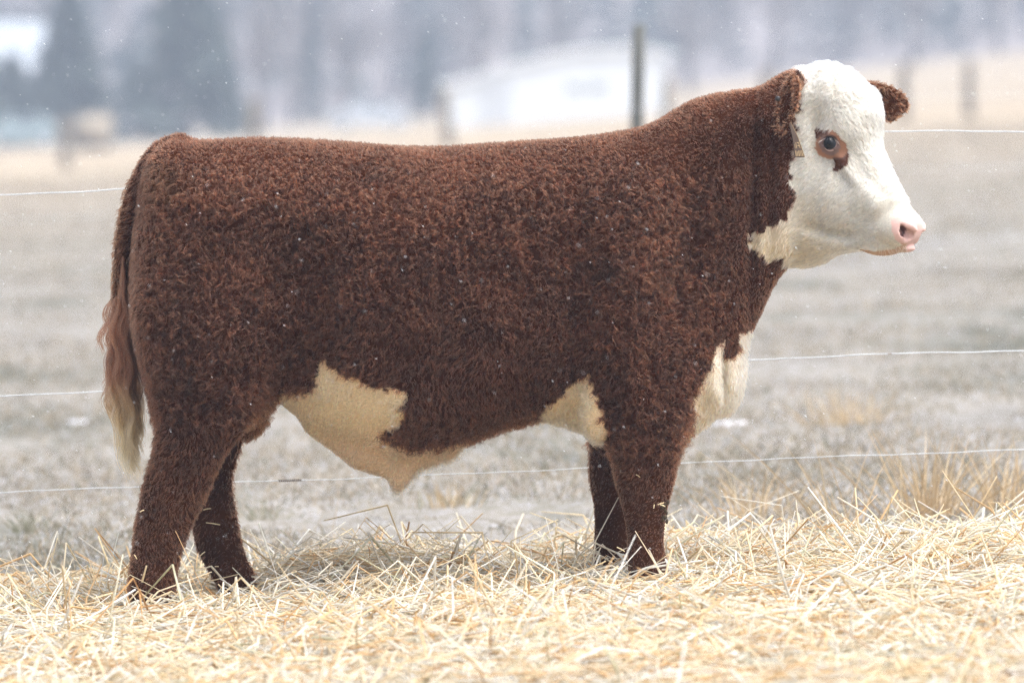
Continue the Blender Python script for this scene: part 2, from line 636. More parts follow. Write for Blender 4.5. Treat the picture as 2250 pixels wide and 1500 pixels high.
        fd.cone([H(20, 72 * sgn, 500), H(60, 58 * sgn, 512), H(96, 46 * sgn, 520)], np.array([3, 3, 2]) * S, 22 * S, carve=True)  # under the jaw bone
    # nostrils
    for sgn in (1, -1):
        fd.cone([H(225, 40 * sgn, 497), H(228, 38 * sgn, 507), H(236, 27 * sgn, 514), H(236, 30 * sgn, 522)], np.array([5.5, 8.0, 8.0, 5]) * S, 4 * S, carve=True)
        fd.cone([H(205, 34 * sgn, 506), H(232, 34 * sgn, 510)], np.array([6, 8]) * S, 4 * S, carve=True)
        fd.cone([H(232, 42 * sgn, 489), H(243, 32 * sgn, 494), H(250, 20 * sgn, 504)], np.array([4, 6, 6]) * S, 7 * S)
    # ears: thin cupped blades
    def ear(base, mid, tip, w, thick, nrm):
        base, mid, tip = map(np.asarray, (base, mid, tip))
        nrm = np.asarray(nrm, float)
        ax = tip - base
        L = np.linalg.norm(ax)
        ax = ax / L
        nrm = nrm - ax * (nrm @ ax)
        nrm /= np.linalg.norm(nrm)
        side = np.cross(nrm, ax)
        R3 = np.stack([ax, side, nrm], 1)
        fd.ellipsoid(mid, (L * 0.56, w, thick), 0.012, R3)
        fd.ellipsoid(mid + nrm * (thick * 1.1), (L * 0.46, w * 0.66, thick * 0.95), 0.006, R3, True)
        fd.cone([base, mid * 0.4 + base * 0.6], [0.026, 0.024], 0.02)
    ear(P(1754, 168, -0.165), P(1728, 232, -0.228), P(1728, 304, -0.240), 0.056, 0.018, (0.75, 0.62, 0.0))
    b = H(30, -70, 205)
    tp = P(1977, 231, 0.11)
    ear(b, b * 0.38 + tp * 0.62, tp, 0.052, 0.017, (0.30, -0.80, -0.10))
    fd.ellipsoid(P(1957, 236, 0.10), (0.026, 0.011, 0.044), 0.016)

    # ---- coat thickness: shrink the outline so that the fur restores it
    U3 = (xs / S + 1125)[:, None, None]
    V3 = (VH + (HC - zs) / S)[None, None, :]
    headm = np.clip((U3 - (1735 + 0 * V3)) / 30, 0, 1) * np.clip((610 - V3) / 20, 0, 1)
    low = np.clip((V3 - 980) / 80, 0, 1)
    off = 0.011 * (1 - headm) + 0.003 * headm
    off = off * (1 - 0.35 * low)
    tailm = np.clip((290 - U3) / 15, 0, 1) * np.clip((820 - V3) / 20, 0, 1)
    off = off * (1 - 0.5 * tailm)
    fd.F += off.astype(np.float32)
    V, Q = surface_nets(fd.F, xs, ys, zs)
    hw = np.clip((V[:, 0] - P(1760, 300)[0]) / 0.05, 0, 1)
    V = laplacian(V, Q, 6, 0.5, 1 - 0.75 * hw)
    return V, Q
# ------------------------------------------------------------------ bull: markings and coat
WHITE_HEAD = [(1752, 100), (1752, 158), (1769, 174), (1762, 198), (1759, 236), (1752, 269), (1745, 350), (1739, 381), (1740, 422), (1737, 450),
              (1728, 476), (1715, 494), (1692, 502), (1659, 513), (1649, 528), (1647, 545), (1668, 558), (1683, 571), (1711, 563),
              (1728, 571), (1726, 600), (1800, 660), (2150, 660), (2150, 100)]
CREAM_CHEST = [(1595, 748), (1574, 769), (1562, 797), (1548, 825), (1532, 867), (1522, 902), (1515, 948), (1497, 988), (1470, 1040), (1560, 1040),
               (1700, 930), (1700, 725), (1648, 727), (1625, 733), (1627, 769), (1613, 780), (1590, 794), (1592, 770)]
CREAM_BELLY = [(709, 788), (705, 813), (692, 829), (698, 853), (672, 862), (620, 868), (585, 900), (585, 1120), (1400, 1120), (1334, 984), (1325, 932), (1319, 893),
               (1302, 858), (1284, 828), (1265, 825), (1247, 854), (1232, 880), (1193, 906), (1176, 930), (1100, 955), (1060, 962), (1003, 972),
               (957, 985), (910, 988), (887, 985), (852, 966), (835, 952), (861, 948), (882, 927), (884, 890), (894, 867),
               (854, 848), (817, 850), (761, 827), (721, 806)]
EYE_ORANGE = [(1820, 284), (1832, 288), (1847, 303), (1859, 315), (1864, 338), (1854, 350), (1831, 352), (1812, 347), (1798, 340), (1790, 325), (1796, 300)]
EYE_DARK = [[(1789, 287), (1797, 277), (1804, 285), (1820, 287), (1818, 296), (1802, 301), (1793, 307)],
            [(1861, 334), (1866, 342), (1862, 363), (1852, 370), (1840, 376), (1829, 376), (1833, 360), (1830, 347), (1852, 346)]]
PINK = [(1958, 484), (1972, 478), (1990, 483), (2010, 486), (2045, 486), (2045, 580), (1960, 580), (1890, 565), (1890, 546), (1930, 552), (1965, 547), (1983, 538), (1968, 528), (1960, 508)]

C_BROWN = np.array([0.082, 0.0270, 0.0125])
C_DARK = np.array([0.070, 0.026, 0.016])
C_RUST = np.array([0.135, 0.048, 0.019])
C_CREAM = np.array([0.83, 0.63, 0.385])
C_WHITE = np.array([0.69, 0.645, 0.56])
C_PINK = np.array([0.80, 0.52, 0.47])


def near_pixel(p):
    """photo pixel of a surface point; the far side mirrors the near side"""
    a, l, v = head_inv(p)
    ishead = (p[:, 0] > P(1735, 0)[0]) & (v < 640)
    q = p.copy()
    U = p[:, 0] / S + 1125
    yc = -0.06 * np.clip((U - 1430) / 330, 0, 1) ** 1.5
    q[:, 1] = yc - np.abs(p[:, 1] - yc)
    far = ishead & (l < 0)
    lm = np.abs(l)
    k = S * YK
    q[far, 0] = ((1800 - 1125.0) * k + S * (a * CT - lm * ST))[far]
    q[far, 1] = (HEAD_Y - S * (a * ST + lm * CT))[far]
    dep = (D0 + q[:, 1]) / D0
    return 1125 + q[:, 0] / (S * dep), VH + (HC - q[:, 2]) / (S * dep), ishead, a, l, v


def coat(p, jit=0.0, seed=3):
    """colour and coat parameters at surface points"""
    u, v, ishead, a, l, hv = near_pixel(p)
    n1 = vnoise(p * 28, seed)
    n2 = vnoise(p * 75, seed + 1)
    uj = u + jit * (n1 * 8 + n2 * 9)
    vj = v + jit * (vnoise(p * 30 + 9, seed + 2) * 8 + vnoise(p * 80 + 4, seed + 5) * 9)
    N = len(p)
    white = in_poly(WHITE_HEAD, uj, vj)
    chest = in_poly(CREAM_CHEST, uj, vj)
    belly = in_poly(CREAM_BELLY, uj, vj) & (np.abs(p[:, 1]) < 0.32)
    legm = (v > 985) & ~((u > 620) & (u < 1270))
    belly &= ~legm
    chest &= ~((v > 985) & (u < 1500))
    # ears stay red
    ea = np.linalg.norm(p - P(1728, 235, -0.228), axis=1) < 0.115
    ea &= (p[:, 1] < -0.186) & (u < 1768)
    fb = headP(30, -70, 205)
    ft = P(1977, 231, 0.11)
    ax = ft - fb
    t = ((p - fb) @ ax) / (ax @ ax)
    fe = (t > 0.34) & (np.linalg.norm(p - (fb + np.clip(t, 0, 1)[:, None] * ax), axis=1) < 0.075)
    ear = ea | fe
    white &= ~ear
    # colour
    low = np.clip((v - 420) / 500, 0, 1)
    c = C_BROWN * (1 - 0.15 * low[:, None]) + 0 * p
    rust = np.clip(1 - np.hypot((u - 365) / 55, (v - 400) / 60), 0, 1) + np.clip((300 - u) / 40, 0, 1) * 0.8 + np.clip(1 - np.hypot((u - 565) / 35, (v - 930) / 50), 0, 1)
    rust = np.clip(rust + 0.34 * np.clip((v - 900) / 200, 0, 1), 0, 1)[:, None]
    c = c * (1 - rust) + C_RUST * rust
    mot = (0.5 + 0.5 * vnoise(p * 11, 31))[:, None]
    mot2 = (0.5 + 0.5 * vnoise(p * 26, 33))[:, None]
    c = c * (0.62 + 0.46 * mot + 0.30 * mot2)
    cream = C_CREAM * np.ones((N, 1))
    shade = np.clip((u - 1500) / 80, 0, 1)[:, None]                   # the brisket is paler than the belly
    cream = cream * (1 - 0.6 * shade) + np.array([0.88, 0.81, 0.68]) * 0.6 * shade
    tan = np.clip((v - 930) / 60, 0, 1) * ((u > 580) & (u < 1010))
    cream = cream * (1 - 0.45 * tan[:, None]) + np.array([0.74, 0.46, 0.32]) * 0.45 * tan[:, None]
    c = np.where((chest | belly)[:, None], cream, c)
    ylw = np.clip((v - 400) / 150, 0, 1) * np.clip((1880 - u) / 120, 0, 1)
    wc = C_WHITE * (1 - 0.9 * ylw[:, None]) + np.array([0.66, 0.51, 0.32]) * 0.9 * ylw[:, None]
    c = np.where(white[:, None], wc, c)
    org = ishead & in_poly(EYE_ORANGE, u, v)
    drk = ishead & (in_poly(EYE_DARK[0], u, v) | in_poly(EYE_DARK[1], u, v))
    pnk = ishead & in_poly(PINK, u, v) & (a > 100)
    earc = np.array([0.115, 0.042, 0.019])
    c = np.where(ear[:, None], earc, c)
    c = np.where(org[:, None], np.array([0.40, 0.19, 0.11]), c)
    c = np.where(drk[:, None], np.array([0.11, 0.045, 0.03]), c)
    c = np.where(pnk[:, None], C_PINK, c)
    for sgn in (1, -1):
        nd = np.linalg.norm(p - headP(222, 36 * sgn, 507), axis=1) < 0.016
        c = np.where(nd[:, None], np.array([0.20, 0.10, 0.11]), c)
    lip = pnk & (v > 536) & (u < 1992)
    c = np.where(lip[:, None], np.array([0.62, 0.42, 0.30]), c)
    rim = np.linalg.norm(p - headP(66, 66, 316), axis=1) < 0.0325
    rim |= np.linalg.norm(p - headP(66, -66, 316), axis=1) < 0.0325
    c = np.where(rim[:, None], np.array([0.26, 0.165, 0.15]), c)
    nose = pnk & (u > 1962) & (v > 482)
    # coat
    ln = np.full(N, 0.038) * (1 + 0.28 * vnoise(p * 5.5, 51))
    curl = np.full(N, 1.0) * (1 + 0.25 * vnoise(p * 7, 52))
    flank = np.exp(-0.5 * (((u - 1010) / 220) ** 2 + ((v - 830) / 110) ** 2))          # sleeker low on the ribs
    ln *= 1 - 0.35 * flank
    curl *= 1 - 0.6 * flank
    topm = np.clip((v - 330) / 90, 0, 1)
    ln *= 0.38 + 0.62 * topm
    curl *= 0.45 + 0.55 * topm
    neck = np.clip((u - 1560) / 90, 0, 1)
    ln = ln * (1 - neck) + 0.0135 * neck
    curl = curl * (1 - 0.7 * neck)
    rump = np.clip((360 - u) / 60, 0, 1)
    curl *= 1 - 0.75 * rump
    ln *= 1 - 0.3 * rump
    hl = (u < 700) & (v > 930)
    fl = (u > 1270) & (v > 1000) & (u < 1560)
    ln = np.where(hl, np.interp(v, [930, 1080, 1200], [0.026, 0.020, 0.015]), ln)
    curl = np.where(hl, 0.4, curl)
    ln = np.where(fl, np.interp(v, [1000, 1060, 1130], [0.024, 0.014, 0.009]), ln)
    curl = np.where(fl, np.interp(v, [1000, 1060, 1130], [0.5, 0.3, 0.08]), curl)
    ln = np.where(belly | chest, 0.026, ln)
    curl = np.where(belly, 0.95, np.where(chest, 0.25, curl))
    under = belly & (v > 880) & (u < 860)
    ln = np.where(under, 0.013, ln)
    curl = np.where(under, 0.3, curl)
    ln = np.where(white, np.interp(v, [480, 530, 560], [0.018, 0.019, 0.022]), ln)
    ln = np.where(white & (u < 1760) & (v > 480), 0.026, ln)
    ln = np.where(white & (u > 1930) & (v > 440), 0.006, ln)
    curl = np.where(white, 0.16, curl)
    poll = white & (v < 215)
    ln = np.where(poll, 0.024, ln)
    curl = np.where(poll, 0.55, curl)
    ln = np.where(pnk, 0.004, ln)
    ln = np.where(org, 0.004, ln)
    ln = np.where(drk, 0.006, ln)
    ln = np.where(ear, 0.017, ln)
    curl = np.where(ear, 0.15, curl)
    dens = np.ones(N)
    dens = np.where(nose | org, 0.0, dens)
    # keep hair off the eyeballs and nostrils
    for sgn in (1, -1):
        dens = np.where(np.linalg.norm(p - headP(66, 66 * sgn, 316), axis=1) < 0.027, 0.0, dens)
        dens = np.where(np.linalg.norm(p - headP(228, 34 * sgn, 508), axis=1) < 0.022, 0.0, dens)
    return dict(color=c, length=ln, curl=curl, dens=dens, white=white, pale=white | belly | chest, ear=ear, head=ishead & ~ear & (white | pnk | drk), u=u, v=v, nose=nose, leg=hl | fl)


def unit(a):
    return a / (np.linalg.norm(a, axis=1, keepdims=True) + 1e-12)


def vertex_normals(V, Q):
    n = np.cross(V[Q[:, 2]] - V[Q[:, 0]], V[Q[:, 3]] - V[Q[:, 1]])
    out = np.zeros_like(V)
    for k in range(4):
        for j in range(3):
            out[:, j] += np.bincount(Q[:, k], n[:, j], minlength=len(V))
    return unit(out)


def rotate_about(v, ax, ang):
    c, s_ = np.cos(ang)[:, None], np.sin(ang)[:, None]
    return v * c + np.cross(ax, v) * s_ + ax * (np.sum(ax * v, 1)[:, None]) * (1 - c)


def flow_dir(p, n, info):
    u, v = info['u'], info['v']
    d = np.tile(np.array([-0.45, 0, -1.0]), (len(p), 1))
    top = np.clip((400 - v) / 100, 0, 1)[:, None] * (~info['head'])[:, None]
    d = d * (1 - top) + np.array([-1.0, 0, -0.15]) * top
    neck = np.clip((u - 1520) / 120, 0, 1)[:, None]
    d = d * (1 - neck) + np.array([-0.25, 0, -1.0]) * neck
    legm = info['leg'][:, None]
    d = np.where(legm, np.array([-0.1, 0, -1.0]), d)
    fore = info['head'] & (v < 400) & (u > 1830)
    d = np.where(info['head'][:, None], np.array([-0.75, 0, -0.65]), d)
    d = np.where(fore[:, None], np.array([0.45, 0, -0.9]), d)
    tail = (u < 300) & (v > 400)
    d = np.where(tail[:, None], np.array([-0.35, 0, -1.0]), d)
    eax = unit((P(1977, 231, 0.11) - headP(30, -70, 205))[None])[0]
    d = np.where((info['ear'] & (p[:, 1] > -0.1))[:, None], eax, d)
    d = d - n * np.sum(d * n, 1)[:, None]
    d = unit(d)
    amp = np.where(info['head'], 0.5, 0.9)
    ang = (vnoise(p * 5, 10) * 0.8 + vnoise(p * 11, 11) * 0.9 + vnoise(p * 26, 12) * 0.6) * amp
    return rotate_about(d, n, ang)


def grow(V, Q, VN, n_clump, per, mask=None, K=8, rad=0.00042, scale_len=1.0, seed=1, spread=0.007, stray=0.0):
    """clumps of hair on the surface -> points (n,K,3), colours (n,3)"""
    r = np.random.default_rng(seed)
    T = np.concatenate([Q[:, [0, 1, 2]], Q[:, [0, 2, 3]]])
    A, B, C = V[T[:, 0]], V[T[:, 1]], V[T[:, 2]]
    cen = (A + B + C) / 3
    ar = np.linalg.norm(np.cross(B - A, C - A), axis=1)
    w = ar * (mask(cen, T) if mask is not None else 1.0)
    cs = np.cumsum(w)
    ti = np.searchsorted(cs, r.random(n_clump) * cs[-1])
    b1, b2 = r.random(n_clump), r.random(n_clump)
    fl_ = b1 + b2 > 1
    b1[fl_], b2[fl_] = 1 - b1[fl_], 1 - b2[fl_]
    b1, b2 = b1[:, None], b2[:, None]
    p = A[ti] * (1 - b1 - b2) + B[ti] * b1 + C[ti] * b2
    n = unit(VN[T[ti, 0]] * (1 - b1 - b2) + VN[T[ti, 1]] * b1 + VN[T[ti, 2]] * b2)
    info = coat(p, 1.0)
    keep = r.random(n_clump) < info['dens']
    p, n = p[keep], n[keep]
    info = {k: x[keep] for k, x in info.items()}
    f = flow_dir(p, n, info)
    M = len(p)
    L = info['length'] * scale_len * r.uniform(0.75, 1.2, M)
    cu_ = info['curl'] * r.uniform(0.7, 1.25, M)
    ph = r.random(M) * 6.283
    sgn = np.where(r.random(M) < 0.5, 1.0, -1.0)
    ax = unit(f * 0.85 + n * 0.35 + r.normal(0, 0.35, (M, 3)) * cu_[:, None])
    e1 = unit(np.cross(ax, n + 0.01))
    e2 = np.cross(ax, e1)
    lift = np.where(info['head'], 0.40, np.where(info['pale'], 0.5, 0.62)) * r.uniform(0.75, 1.25, M)
    lift = np.where(info['ear'], 0.7, lift)
    lift = np.where((info['v'] < 360) & ~info['head'], lift + 0.25, lift)
    turns = (0.35 + 0.72 * cu_) * 6.283 * r.uniform(0.75, 1.25, M)
    cr = L * 0.21 * np.minimum(cu_, 1.1)
    s = np.linspace(0, 1, K)

    rep_ = lambda x: np.repeat(x, per, 0)
    H = M * per
    th = r.random(H) * 6.283
    rr = np.sqrt(r.random(H)) * spread
    f_, n_ = rep_(f), rep_(n)
    b_ = np.cross(n_, f_)
    off = f_ * (np.cos(th) * rr)[:, None] + b_ * (np.sin(th) * rr)[:, None]
    root = rep_(p) + off - n_ * 0.0012
    Lh = rep_(L) * r.uniform(0.65, 1.1, H)
    phh = rep_(ph) + r.normal(0, 0.16, H)
    crh = rep_(cr) * r.uniform(0.75, 1.25, H)
    tu = rep_(turns) * r.uniform(0.9, 1.1, H)
    lf = rep_(lift)
    e1_, e2_ = rep_(e1), rep_(e2)
    sg = rep_(sgn)
    pts = np.empty((H, K, 3), np.float32)
    jit = r.normal(0, 1, (H, 3)) * (Lh * 0.07)[:, None]
    for k in range(K):
        q = s[k]
        an = phh + sg * tu * q
        rad_ = crh * min(1.0, 0.35 + q * 1.1)
        hel = e1_ * ((np.cos(an) - np.cos(phh)) * rad_)[:, None] + e2_ * ((np.sin(an) - np.sin(phh)) * rad_)[:, None]
        rise = lf * (q ** 0.75) * (1 - 0.42 * q)
        adv = np.sqrt(np.maximum(1 - lf ** 2, 0.1)) * (q ** 1.25) * 0.8
        pts[:, k] = root + n_ * (Lh * rise)[:, None] + f_ * (Lh * adv)[:, None] + hel - off * (0.45 * q) + jit * q * q
    glint = np.where(r.random(M) < 0.11, 1.6, 1.0)                   # random locks coloured brighter to imitate glints on the curls
    cvar = rep_(np.clip(1 + r.normal(0, 0.25, M), .45, 2) * glint) * (1 + r.normal(0, 0.18, H))
    cvar = np.where(rep_(info['pale']), 1 + (cvar - 1) * 0.55, cvar)
    hue = rep_(r.normal(0, 0.10, M))
    colr = rep_(info['color']) * np.clip(cvar, 0.45, 2.3)[:, None]
    br = ~rep_(info['pale'])
    colr[:, 1] *= np.where(br, 1 - hue * 0.8, 1)
    colr[:, 2] *= np.where(br, 1 - hue, 1)
    return pts, np.clip(colr, 0, 0.95)


def curves_obj(name, pts, colr, rad, mat, parent=None, tip=0.25):
    H, K, _ = pts.shape
    cv = bpy.data.hair_curves.new(name)
    cv.add_curves([K] * H)
    cv.attributes['position'].data.foreach_set('vector', pts.astype(np.float32).ravel()) if 'position' in cv.attributes else cv.points.foreach_set('position', pts.astype(np.float32).ravel())
    ra = cv.attributes.get('radius') or cv.attributes.new('radius', 'FLOAT', 'POINT')
    taper = np.interp(np.linspace(0, 1, K), [0, 0.5, 1], [1.0, 0.85, tip])
    rr = (np.broadcast_to(np.asarray(rad, float).reshape(-1, 1), (H, 1)) * taper[None, :]).astype(np.float32)
    ra.data.foreach_set('value', rr.ravel())
    ca = cv.attributes.new('fur_color', 'FLOAT_COLOR', 'CURVE')
    c4 = np.ones((H, 4), np.float32)
    c4[:, :3] = colr
    ca.data.foreach_set('color', c4.ravel())
    cv.materials.append(mat)
    o = bpy.data.objects.new(name, cv)
    return link(o, parent)


def fur_material():
    m, nt, N, L, b = material('fur')
    N.remove(b)
    h = N.new('ShaderNodeBsdfHairPrincipled')
    h.model = 'CHIANG'
    h.parametrization = 'COLOR'
    h.inputs['Roughness'].default_value = 0.42
    h.inputs['Radial Roughness'].default_value = 0.6
    h.inputs['Coat'].default_value = 0.0
    h.inputs['IOR'].default_value = 1.42
    h.inputs['Random Roughness'].default_value = 0.2
    at = N.new('ShaderNodeAttribute')
    at.attribute_name = 'fur_color'
    L.new(at.outputs['Color'], h.inputs['Color'])
    L.new(h.outputs['BSDF'], N['Material Output'].inputs['Surface'])
    return m


def skin_material():
    m, nt, N, L, b = material('hide')
    at = N.new('ShaderNodeAttribute')
    at.attribute_name = 'col'
    tc = N.new('ShaderNodeTexCoord')
    n = noise(N, L, 240, 3, 0.6, tc.outputs['Object'])
    mx = N.new('ShaderNodeMix')
    mx.data_type = 'RGBA'
    mx.blend_type = 'MULTIPLY'
    mx.inputs['Factor'].default_value = 0.35
    L.new(at.outputs['Color'], mx.inputs['A'])
    L.new(n.outputs['Fac'], mx.inputs['B'])
    L.new(mx.outputs['Result'], b.inputs['Base Color'])
    b.inputs['Roughness'].default_value = 0.6
    gl = N.new('ShaderNodeAttribute')
    gl.attribute_name = 'bare'
    sp = N.new('ShaderNodeMath')
    sp.operation = 'MULTIPLY'
    sp.inputs[1].default_value = 0.5
    L.new(gl.outputs['Fac'], sp.inputs[0])
    L.new(sp.outputs[0], b.inputs['Specular IOR Level'])
    b.inputs['Subsurface Weight'].default_value = 0.15
    b.inputs['Subsurface Radius'].default_value = (0.01, 0.004, 0.003)
    b.inputs['Subsurface Scale'].default_value = 0.6
    bp = N.new('ShaderNodeBump')
    bp.inputs['Strength'].default_value = 0.25
    bp.inputs['Distance'].default_value = 0.003
    L.new(n.outputs['Fac'], bp.inputs['Height'])
    L.new(bp.outputs['Normal'], b.inputs['Normal'])
    return m


def build_bull():
    V, Q = build_body()
    VN = vertex_normals(V, Q)
    root = empty('bull', (0, 0, 0))
    tag(root, 'stocky red brown bull with curly coat and white face standing on straw', 'bull')
    info = coat(V, 1.0)
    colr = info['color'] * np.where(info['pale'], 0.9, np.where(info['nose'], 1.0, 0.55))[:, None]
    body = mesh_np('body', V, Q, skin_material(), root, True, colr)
    ba = body.data.attributes.new('bare', 'FLOAT', 'POINT')
    ba.data.foreach_set('value', (info['dens'] < 0.5).astype(np.float32))
    fm = fur_material()
    dm = 1.0

    def side(c):           # the far flank is thinner covered
        i_ = coat(c, 0.0)
        return np.where(c[:, 1] > 0.10, 0.4, 1.0) * np.clip(0.036 / i_['length'], 0.9, 2.0)
    hd = lambda c: (c[:, 0] > P(1735, 0)[0]) & (c[:, 2] > P(0, 620)[2])
    sets = []
    sets.append(grow(V, Q, VN, int(20000 * dm), 9, lambda c, T: side(c) * ~hd(c), 8, seed=1, spread=0.010, scale_len=0.6))
    sets.append(grow(V, Q, VN, int(76000 * dm), 5, lambda c, T: side(c) * ~hd(c), 9, seed=2, spread=0.0012))
    sets[0] = (sets[0][0], sets[0][1] * np.where(sets[0][1][:, :1] < 0.3, 0.45, 1.0))      # underwool colour darkened to paint in the shade between locks
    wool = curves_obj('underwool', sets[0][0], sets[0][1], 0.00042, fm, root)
    wool['kind'] = 'stuff'
    P8, C8 = sets[1]
    fur = curves_obj('fur', P8, C8, 0.00036, fm, root)
    fur['kind'] = 'stuff'
    hp, hc = grow(V, Q, VN, int(22000 * dm), 7, lambda c, T: np.where(c[:, 1] > 0.05, 0.5, 1.0) * hd(c), 6, seed=5, spread=0.005)
    hf = curves_obj('head_hair', hp, hc, 0.00036, fm, root)
    hf['kind'] = 'stuff'
    bull_details(root, fm)
    return root, V, Q, VN, fm
def switch_hair(root, fm):
    """long wavy switch of the tail, brown above and flaxen at the ends"""
    r = np.random.default_rng(8)
    nl, per, K = 120, 26, 16
    tv = r.uniform(560, 800, nl)
    ru = np.interp(tv, [560, 600, 700, 800], [270, 265, 262, 266])
    endv = np.clip(r.normal(985, 45, nl), 860, 1036) 
    endu = np.interp(endv, [860, 950, 1036], [288, 290, 288]) + r.normal(0, 14, nl) * np.interp(endv, [900, 1036], [1.3, 0.6])
    short = r.random(nl) < 0.30
    endv = np.where(short, tv + r.uniform(60, 170, nl), endv)
    endu = np.where(short, ru + r.normal(-8, 20, nl), endu)
    bul = r.normal(-1, 11, nl)
    ph = r.random(nl) * 6.28
    wl = r.uniform(75, 120, nl)
    amp = r.uniform(4, 9, nl)
    yo = r.normal(0, 0.022, nl)
    s = np.linspace(0, 1, K)
    H = nl * per
    rp = lambda x: np.repeat(x, per)
    jit = r.normal(0, 1, (H, 2))
    pts = np.empty((H, K, 3), np.float32)
    colr = np.empty((H, K, 3), np.float32)
    tone = rp(np.clip(r.normal(1, 0.32, nl), .5, 1.7)) * r.normal(1, 0.12, H)
    vend = rp(endv) + r.normal(0, 9, H)
    for k in range(K):
        q = s[k]
        v = rp(tv) + (vend - rp(tv)) * q
        u = rp(ru) + (rp(endu) - rp(ru)) * (q ** 1.2) + rp(bul) * np.sin(q * 3.1416)
        u = u + rp(amp) * np.sin(rp(ph) + v / rp(wl) * 6.283) * min(1, q * 3)
        sp = 3.6 * (0.35 + np.sin(q * 2.6))
        u = u + jit[:, 0] * sp * 0.8
        y = rp(yo) * (0.4 + q) + jit[:, 1] * sp * S * 0.8 - 0.008
        kk = S * (D0 + y) / D0
        pts[:, k, 0] = (u - 1125) * kk
        pts[:, k, 1] = y
        pts[:, k, 2] = HC - (v - VH) * kk
        f = np.clip((v - 830) / 130, 0, 1)[:, None]
        c = np.array([0.13, 0.048, 0.024]) * (1 - f) + np.array([0.36, 0.215, 0.10]) * f + np.array([0.16, 0.13, 0.08]) * np.clip((v - 975) / 50, 0, 1)[:, None]
        colr[:, k] = c * np.clip(tone, 0.5, 1.6)[:, None]
    cv = bpy.data.hair_curves.new('tail_switch')
    cv.add_curves([K] * H)
    cv.attributes['position'].data.foreach_set('vector', pts.ravel())
    ra = cv.attributes.get('radius') or cv.attributes.new('radius', 'FLOAT', 'POINT')
    ra.data.foreach_set('value', np.tile(np.interp(s, [0, .7, 1], [0.0006, 0.0005, 0.0002]), H).astype(np.float32))
    ca = cv.attributes.new('fur_color', 'FLOAT_COLOR', 'POINT')
    c4 = np.ones((H * K, 4), np.float32)
    c4[:, :3] = np.clip(colr.reshape(-1, 3), 0, 0.9)
    ca.data.foreach_set('color', c4.ravel())
    cv.materials.append(fm)
    o = link(bpy.data.objects.new('tail_switch', cv), root)
    o['label'] = 'long wavy brown tail switch fading to flaxen ends'
    o['kind'] = 'stuff'


def eye_material():
    m, nt, N, L, b = material('eye')
    tc = N.new('ShaderNodeTexCoord')
    sp = N.new('ShaderNodeSeparateXYZ')
    L.new(tc.outputs['Object'], sp.inputs[0])
    r = ramp(N, L, sp.outputs['Z'], [(0.0, (0.62, 0.46, 0.44)), (0.46, (0.50, 0.36, 0.34)), (0.54, (0.12, 0.11, 0.12)), (0.60, (0.022, 0.026, 0.034)), (1.0, (0.006, 0.007, 0.010))])
    mr = N.new('ShaderNodeMapRange')
    mr.inputs['From Min'].default_value = 0.0
    mr.inputs['From Max'].default_value = EYE_R
    L.new(sp.outputs['Z'], mr.inputs['Value'])
    L.new(mr.outputs['Result'], r.inputs['Fac'])
    L.new(r.outputs['Color'], b.inputs['Base Color'])
    b.inputs['Roughness'].default_value = 0.16
    b.inputs['Specular IOR Level'].default_value = 0.3
    b.inputs['Coat Weight'].default_value = 0.0
    b.inputs['Coat Roughness'].default_value = 0.02
    return m


EYE_R = 16.8 * S


